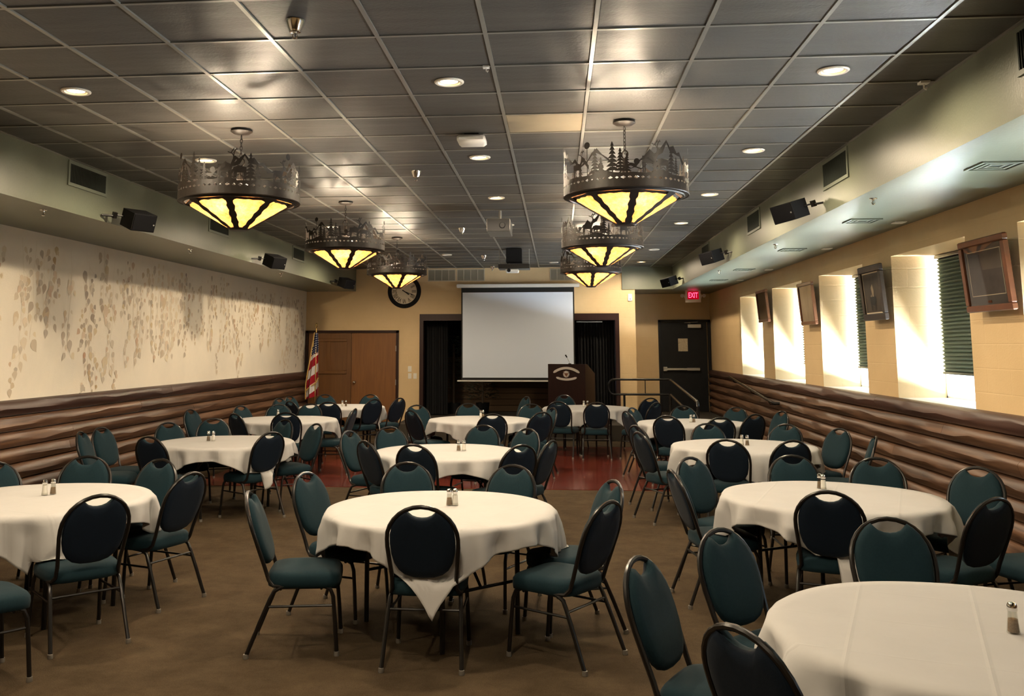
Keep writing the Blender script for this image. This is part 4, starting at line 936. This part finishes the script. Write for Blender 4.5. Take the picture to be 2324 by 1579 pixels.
# ------------------------------------------------------------------ banquet tables, cloths, shakers
TABLES = dict(A=(-.78, 6.21), B=(-3.64, 6.36), C=(1.56, 3.74), D=(1.93, 6.92), E=(-3.74, 10.28), F=(-1.13, 9.51), G=(1.98, 10.30), H=(-4.0, 13.48), I=(-1.14, 13.70), J=(1.87, 13.32), K=(-3.85, 16.45), M=(.5, 16.49))
CORNER = dict(A=-86, B=-58, C=-70, D=-100, E=-40, F=-30, G=-85, H=-75, I=-90, J=-80, K=-22, M=-115)   # heading of one hanging corner
TN = dict(A='front centre table', B='front left table', C='foreground table at the lower right', D='second table on the right side', E='second table on the left side', F='second table in the centre column',
          G='third table on the right side', H='third table on the left side', I='third table in the centre column', J='fourth table on the right side', K='last left table before the oak doors', M='last table, in front of the lectern')
TR = .755; TZ = .748
BY, BZ, LEAN = -.20, .45, math.radians(19)
CHS = [
    (-0.779, 5.66, 0.1, 'back to camera at the near side of the front centre table'),
    (-1.573, 5.786, -80.0, 'seen side-on at the near left of the front centre table'),
    (-1.479, 6.514, -109.0, 'facing inward at the far left of the front centre table'),
    (-0.005, 5.758, 57.0, 'with its back to the right aisle at the front centre table'),
    (0.042, 6.283, 111.0, 'farther right, behind the one nearest the aisle, at the front centre table'),
    (-1.056, 6.936, -159.2, 'facing the camera on the far left edge of the front centre table'),
    (-0.486, 6.85, 155.3, 'facing the camera on the far right edge of the front centre table'),
    (-3.04, 5.788, 45.0, 'back to camera at the near side of the front left table'),
    (-2.964, 6.691, 70.0, 'at the right side of the front left table, back toward the aisle'),
    (-3.299, 6.975, 160.0, 'facing the camera at the far right of the front left table'),
    (-3.805, 7.117, -167.7, 'facing the camera at the far side of the front left table'),
    (-4.168, 6.805, -130.2, 'cut off by the left picture edge beyond the front left table'),
    (-3.2, 5.02, -40, 'seat just showing at the left picture edge by the front left table'),
    (0.639, 3.95, -118.0, 'seen edge-on, leftmost of those around the big right foreground table'),
    (1.016, 4.511, -138.0, 'with bluish light on its rim, far left of the right foreground table'),
    (0.855, 3.359, -55.0, 'cut off at the bottom, back to camera at the right foreground table'),
    (1.7, 4.796, 178.0, 'facing the camera across the right foreground table'),
    (1.771, 6.393, -16.8, 'back to camera at the near side of the second right table'),
    (1.171, 7.048, -81.0, 'dark side view at the near left of the second right table'),
    (1.294, 7.506, -138.0, 'blue-lit front visible at the left of the second right table'),
    (1.925, 7.638, -179.6, 'facing the camera at the far left of the second right table'),
    (2.461, 7.516, 165.0, 'facing the camera at the far right of the second right table'),
    (2.842, 7.097, 130.0, 'by the right log wall facing the second right table'),
    (2.401, 6.176, 30.0, 'navy back showing at the near right of the second right table'),
    (2.98, 6.3, 108, 'cut off by the right picture edge by the log wall'),
    (-3.32, 9.925, 55.0, 'blue-black back at the near right of the second left table'),
    (-4.009, 9.477, -18.5, 'black back at the near left of the second left table'),
    (-4.363, 10.668, -121.9, 'facing the camera at the far left edge of the second left table'),
    (-4.189, 11.183, -153.6, 'facing the camera at the far centre edge of the second left table'),
    (-4.789, 10.094, -98.0, 'by the left log wall facing right toward the second left table'),
    (-4.74, 9.66, -80.0, 'thin edge behind the one by the left log wall, second left table'),
    (-3.584, 11.081, 142.0, 'dark front visible at the far right of the second left table'),
    (-3.079, 10.555, 134.0, 'sideways, seat toward the second left table, at its right'),
    (-1.222, 8.93, -18.0, 'black back at the near left of the second centre table'),
    (-0.555, 8.912, 38.0, 'blue back at the near right of the second centre table'),
    (-0.932, 10.415, 167.6, 'facing the camera at the far right of the second centre table'),
    (-1.676, 10.171, -140.5, 'facing the camera at the far left of the second centre table'),
    (-1.587, 9.111, -48.0, 'black side view at the left of the second centre table'),
    (-1.92, 9.787, -112.0, 'teal front visible at the far left side of the second centre table'),
    (-0.389, 9.194, 67.0, 'narrow blue side view at the right of the second centre table'),
    (-0.552, 10.062, 141.0, 'dark front visible at the far right corner of the second centre table'),
    (1.741, 9.612, -19.1, 'back to camera at the near left of the third right table'),
    (2.154, 9.585, 13.7, 'back to camera at the near right of the third right table'),
    (1.17, 10.142, -68.0, 'dark side view at the left of the third right table'),
    (1.791, 10.817, -170.0, 'facing the camera at the far left of the third right table'),
    (2.424, 10.872, 142.2, 'facing the camera at the far right of the third right table'),
    (2.766, 10.447, 116.0, 'by the log wall at the right of the third right table'),
    (2.82, 9.796, 75.0, 'thin edge-on view against the right log wall'),
    (-3.768, 12.863, 10.0, 'back to camera at the near right of the third left table'),
    (-4.126, 12.567, -40.0, 'black back at the near left of the third left table'),
    (-4.499, 13.712, -114.9, 'facing the camera at the far left of the third left table'),
    (-4.22, 13.984, -156.4, 'facing the camera at the far centre of the third left table'),
    (-3.926, 14.105, 173.3, 'facing the camera at the far right of the third left table'),
    (-4.961, 13.035, -102.0, 'by the log wall at the left of the third left table'),
    (-3.293, 13.392, 88.0, 'thin side view at the right of the third left table'),
    (-0.947, 12.818, 12.3, 'back to camera at the near side of the third centre table'),
    (-1.328, 14.403, -165.1, 'facing the camera at the far side of the third centre table'),
    (-1.812, 13.313, -47.0, 'black back at the near left of the third centre table'),
    (-1.99, 13.939, -150.0, 'teal front visible at the far left of the third centre table'),
    (-0.431, 13.137, 37.0, 'blue back at the near right of the third centre table'),
    (-0.502, 14.361, 165.0, 'dark front at the far right of the third centre table'),
    (-0.863, 16.603, 118.0, 'thin angled one before the stage, right of centre'),
    (1.556, 12.643, -24.9, 'back to camera at the near left of the fourth right table'),
    (2.004, 12.493, 9.2, 'back to camera at the near right of the fourth right table'),
    (1.876, 13.966, 179.4, 'facing the camera at the far left of the fourth right table'),
    (2.407, 13.909, 137.7, 'facing the camera at the far right of the fourth right table'),
    (2.435, 13.035, 30.0, 'navy back at the right of the fourth right table'),
    (2.777, 13.236, 109.0, 'by the log wall at the far right of the fourth right table'),
    (1.196, 11.011, -62.0, 'black back, bright rim, far left of the third right table'),
    (-3.401, 15.987, 50.0, 'blue-black back at the near right of the back left table'),
    (-3.757, 15.309, 4.7, 'black back at the near left of the back left table'),
    (-4.188, 16.984, -147.6, 'in front of the flag at the back left table'),
    (-3.571, 16.992, 170.0, 'before the wooden door at the far right of the back left table'),
    (-3.07, 16.372, 60.0, 'right of the back left table by the light switches'),
    (-4.189, 15.414, -42.0, 'black back at the left of the back left table'),
    (-4.524, 15.754, -115.0, 'left one of two against the log wall by the back left table'),
    (-4.536, 16.506, -110.0, 'right one of two against the log wall by the back left table'),
    (0.608, 15.495, 2.0, 'back to camera, right of two before the lectern'),
    (0.094, 15.68, -15.0, 'back to camera, left of two before the lectern'),
    (0.247, 17.095, -157.3, 'directly before the lectern at the far side of the back table'),
    (1.378, 13.666, -123.0, 'blue window-lit front at the far left of the fourth right table'),
    (1.272, 13.242, -68.0, 'black back at the near left corner of the fourth right table'),
    (1.462, 16.818, 25.0, 'dark one leaning beside the tan column, left of the pair'),
    (1.307, 15.433, 50.0, 'dark one beside the tan column, right of the pair'),
    (-0.395, 13.628, 115.0, 'narrow one at the right of the third centre table'),
]
def make_table():
    t = thing('round_table', '', 'table', group='round folding banquet tables')
    MB().lathe([(.0, TZ-.020), (TR-.01, TZ-.020), (TR-.004, TZ-.010), (TR-.006, TZ), (.0, TZ)], 48).obj('tabletop', M['tabletop'], t)
    for sx in (-1, 1):
        for sy in (-1, 1): MB().tube([(sx*.42, sy*.30, .0), (sx*.42, sy*.30, TZ-.02)], .016, 8).obj('leg', M['black_metal'], t)
        MB().tube([(sx*.42, -.30, .33), (sx*.42, .30, .33)], .010, 6).obj('crossbar', M['black_metal'], t)
        MB().tube([(sx*.42, 0, .33), (sx*.10, 0, TZ-.03)], .010, 6).obj('brace', M['black_metal'], t)
    MB().box(-.50, .50, -.34, .34, TZ-.06, TZ-.02).obj('apron_frame', M['black_metal'], t, smooth=0)
    return t
def cloth_mesh(seed, corner, cx, cy, through=-1):
    rnd = random.Random(seed); Lh = .885; NA = 160; rings = [0, .25, .5, .68, TR-.01]; ND = 16;
    near = [(i, c) for i, c in enumerate(CHS) if math.hypot(c[0]-cx, c[1]-cy) < 1.35]
    b = MB(); ph = [rnd.uniform(0, 6.28) for _ in range(6)]
    vs = []; R0 = TR+.004; zt = TZ+.006
    vs.append((0, 0, zt))
    for r in rings[1:]:
        for k in range(NA): a = 2*PI*k/NA; vs.append((r*math.cos(a), r*math.sin(a), zt+.0015*math.sin(5*a+ph[0])*(r/TR)))
    for j in range(1, ND+1):
        q = j/ND
        for k in range(NA):
            a = 2*PI*k/NA; p = (a-corner+PI/4) % (PI/2)-PI/4; hang = Lh/math.cos(PI/4-abs(p))-TR-.004
            hang = min(hang, .50); s = hang*q
            cn = max(0, 1-abs(p)/(PI/4)); 
            n1 = math.sin(13*a+ph[1]+.8*math.sin(2*a+ph[2])); n2 = math.sin(29*a+ph[3]+1.2*math.sin(3*a+ph[4])); n3 = math.sin(5*a+ph[5])
            fold = (.020*n1+.010*n2+.006*n3)*min(1, s/.10)+.08*s*n1+.04*s*n2
            # folds gather on both sides of each hanging corner
            g = math.sin(abs(p)*16)*(.030*cn)*min(1, s/.2)
            r = R0+.006*math.sin(min(1, s/.03)*PI/2)+.02*s+fold+g
            tw = .05*s*math.sin(7*a+ph[4])
            z = zt-s*.985-.006*math.sin(min(1, s/.02)*PI/2); aa = a+tw-.10*cn*cn*math.copysign(1, p)*0
            x, y = r*math.cos(aa), r*math.sin(aa)
            for ci, c in near:          # the cloth rests against chair backs and on seats instead of passing through them
                hh = math.radians(c[2]); dx, dy = x+cx-c[0], y+cy-c[1]; lx = dx*math.cos(hh)+dy*math.sin(hh); ly = -dx*math.sin(hh)+dy*math.cos(hh)
                if abs(lx) > .245 or not -.62 < ly < .26: continue
                if z > .475:
                    yb = BY-(z-BZ)*math.tan(LEAN)+.045
                    if ly < yb: ly = yb
                elif ci == through:
                    ly = -.232-.05*min(1, (.475-z)/.2)
                    lx *= .8
                elif ly > -.225: z = .492+.004*math.sin(40*lx+ci)
                else: continue
                x, y = c[0]-cx+lx*math.cos(hh)-ly*math.sin(hh), c[1]-cy+lx*math.sin(hh)+ly*math.cos(hh)
            vs.append((x, y, max(z, .03)))
    fs = [(0, 1+k, 1+(k+1) % NA) for k in range(NA)]
    for j in range(len(rings)-2+ND):
        o = 1+j*NA
        for k in range(NA): fs.append((o+k, o+NA+k, o+NA+(k+1) % NA, o+(k+1) % NA))
    b.add(vs, fs); me = b.mesh('tablecloth', M['white_cloth'], 1); return me
tab0 = make_table()
for i, (k, (x, y)) in enumerate(TABLES.items()):
    lab = 'round folding table under white cloth, '+TN[k]; a = math.radians(CORNER[k]+40)
    if i == 0: tab0.location = (x, y, 0); tab0.rotation_euler = (0, 0, a); tab0['label'] = lab
    else: dup(tab0, lab, (x, y, 0), a)
    o = link('tablecloth', cloth_mesh(40+i, math.radians(CORNER[k]), x, y, 0 if k == 'A' else -1), None, (x, y, 0)); 
    md = o.modifiers.new('thickness', 'SOLIDIFY'); md.thickness = .002; md.offset = 1
    tag(o, 'white cloth with hanging corners on the '+TN[k], 'tablecloth', 'white tablecloths')

def make_shaker(kind):
    t = thing(kind+'_shaker', '', 'shaker', group='salt and pepper shakers')
    gl = MB().lathe([(.0, 0), (.0225, 0), (.0235, .004), (.0180, .052), (.0160, .078), (.015, .084), (.013, .084), (.016, .052), (.0205, .006), (.0, .005)], 10).obj('glass_body', M['shaker_glass'], t)
    MB().lathe([(.0, .006), (.0200, .006), (.0162, .052 if kind == 'pepper' else .070), (.0, .053 if kind == 'pepper' else .072)], 10).obj('contents', M[kind], t)
    MB().lathe([(.0165, .080), (.0180, .084), (.0175, .100), (.013, .109), (.0, .112)], 14).obj('cap', M['chrome'], t)
    return t
SHK = [
    ('A', 'p', -0.732, 6.299),
    ('A', 's', -0.694, 6.302),
    ('B', 's', -3.681, 6.483),
    ('B', 'p', -3.643, 6.527),
    ('C', 'p', 1.67, 3.729),
    ('D', 'p', 1.943, 7.263),
    ('D', 's', 1.957, 7.221),
    ('E', 'p', -3.945, 10.31),
    ('E', 's', -3.89, 10.314),
    ('F', 'p', -1.016, 9.553),
    ('F', 's', -0.962, 9.557),
    ('G', 's', 1.972, 10.349),
    ('G', 'p', 2.02, 10.308),
    ('H', 's', -4.264, 13.976),
    ('I', 's', -1.158, 14.029),
    ('I', 'p', -1.125, 14.031),
    ('J', 's', 1.854, 13.351),
    ('J', 'p', 1.897, 13.354),
    ('K', 's', -3.844, 16.448),
    ('K', 'p', -3.781, 16.453),
    ('M', 's', 0.457, 16.633),
    ('M', 'p', 0.519, 16.637),
]
sk = {'s': make_shaker('salt'), 'p': make_shaker('pepper')}; used = set()
for (tk, kd, x, y) in SHK:
    lab = ('salt shaker with chrome cap on the ' if kd == 's' else 'pepper shaker with chrome cap on the ')+TN[tk]; loc = (x, y, TZ+.0085)
    if kd not in used: used.add(kd); sk[kd].location = loc; sk[kd]['label'] = lab
    else: dup(sk[kd], lab, loc, random.uniform(0, 3))

# ------------------------------------------------------------------ banquet chairs
def bk(s, t_, n=0): return (s, BY-t_*math.sin(LEAN)+n*math.cos(LEAN), BZ+t_*math.cos(LEAN)+n*math.sin(LEAN))
def make_chair():
    t = thing('banquet_chair', '', 'chair', group='teal banquet chairs')
    # seat cushion
    b = MB(); N = 28; layers = [(.385, .90), (.392, .985), (.42, 1.0), (.452, .99), (.470, .93), (.481, .76), (.486, .42)]; vs = []
    for z, s_ in layers:
        for k in range(N):
            a = 2*PI*k/N; c_, s2 = math.cos(a), math.sin(a); e = .42
            x = .228*s_*math.copysign(abs(c_)**e, c_); y = .222*s_*math.copysign(abs(s2)**e, s2)
            x *= 1-.06*max(0, -y/.22); vs.append((x, y+.01, z-.012*max(0, y/.22)**3))
    vs += [(0, .01, .487), (0, .01, .385)]; fs = []
    for j in range(len(layers)-1):
        for k in range(N): fs.append((j*N+k, j*N+(k+1) % N, (j+1)*N+(k+1) % N, (j+1)*N+k))
    e = len(layers)*N
    for k in range(N): fs.append(((len(layers)-1)*N+k, (len(layers)-1)*N+(k+1) % N, e)); fs.append(((k+1) % N, k, e+1))
    b.add(vs, fs); b.obj('seat', M['teal_fabric'], t, smooth=1)
    # backrest outline
    half = [(0, .418), (.03, .421), (.058, .432), (.078, .450), (.092, .4655), (.120, .445), (.150, .412), (.175, .366), (.187, .318), (.189, .262), (.184, .20), (.170, .142), (.145, .098), (.110, .068), (.060, .052), (0, .048)]
    out = half+[(-x, z_) for x, z_ in reversed(half[1:-1])]; n = len(out); cx, cz = 0, .235
    def shell(lay, nm, m_, rev):
        b = MB(); vs = []
        for s_, d in lay:
            for (x, z_) in out: vs.append(bk(cx+(x-cx)*s_, cz+(z_-cz)*s_, d))
        vs.append(bk(cx, cz, lay[-1][1]+(0.001 if not rev else -.001))); fs = []
        for j in range(len(lay)-1):
            for k in range(n):
                q = (j*n+k, j*n+(k+1) % n, (j+1)*n+(k+1) % n, (j+1)*n+k); fs.append(q[::-1] if rev else q)
        for k in range(n):
            q = ((len(lay)-1)*n+k, (len(lay)-1)*n+(k+1) % n, len(lay)*n); fs.append(q[::-1] if rev else q)
        b.add(vs, [f[::-1] for f in fs]); b.obj(nm, m_, t, smooth=1)
    shell([(1, 0), (.995, .014), (.955, .028), (.84, .036), (.5, .040)], 'backrest', M['teal_fabric'], True)
    shell([(1, 0), (.99, -.008), (.93, -.015), (.7, -.018)], 'back_panel', M['navy_fabric'], False)
    # tube hoop
    hp = [(-.205, -.10, .399), (-.198, -.165, .402), bk(-.186, -.02), bk(-.186, .05), bk(-.196, .15), bk(-.2045, .24), bk(-.2045, .29)]
    C = .285
    arcp = [bk(.2045*math.cos(a), C+.2045*math.sin(a)) for a in [PI-PI*k/14 for k in range(1, 14)]]
    path = hp+arcp+[(-p[0], p[1], p[2]) for p in reversed(hp)]
    MB().tube(path, .0125, 8).obj('back_frame', M['black_metal'], t)
    for s_ in (-1, 1):
        f = [(s_*.200, .04, .398), (s_*.202, .13, .396), (s_*.205, .172, .378), (s_*.208, .190, .335), (s_*.213, .203, .20), (s_*.219, .216, .014)]
        r = [(s_*.200, .02, .398), (s_*.203, -.12, .392), (s_*.206, -.160, .370), (s_*.210, -.182, .325), (s_*.217, -.235, .20), (s_*.227, -.310, .014)]
        for p in (f, r):
            lg = MB().tube(p, .0125, 8).obj('leg', M['black_metal'], t)
            e = p[-1]; MB().lathe([(.0, 0), (.015, 0), (.0165, .004), (.0155, .026), (.0, .028)], 10, (e[0], e[1], 0)).obj('foot_glide', M['glide'], lg)
        MB().tube([(s_*.2095, .192, .285), (s_*.212, -.198, .285)], .0075, 6).obj('side_stretcher', M['black_metal'], t)
    MB().tube([(-.205, .12, .382), (.205, .12, .382)], .009, 6).tube([(-.205, -.12, .382), (.205, -.12, .382)], .009, 6).tube([(-.21, -.187, .31), (.21, -.187, .31)], .0075, 6).obj('seat_frame', M['black_metal'], t)
    return t
c0 = make_chair()
for i, (x, y, h, ph) in enumerate(CHS):
    lab = 'teal chair, '+ph
    if i == 0: c0.location = (x, y, 0); c0.rotation_euler = (0, 0, math.radians(h)); c0['label'] = lab
    else: dup(c0, lab, (x, y, .006 if (12.1 < y < 17.2 and -4.9 < x < 1.95) else 0), math.radians(h))
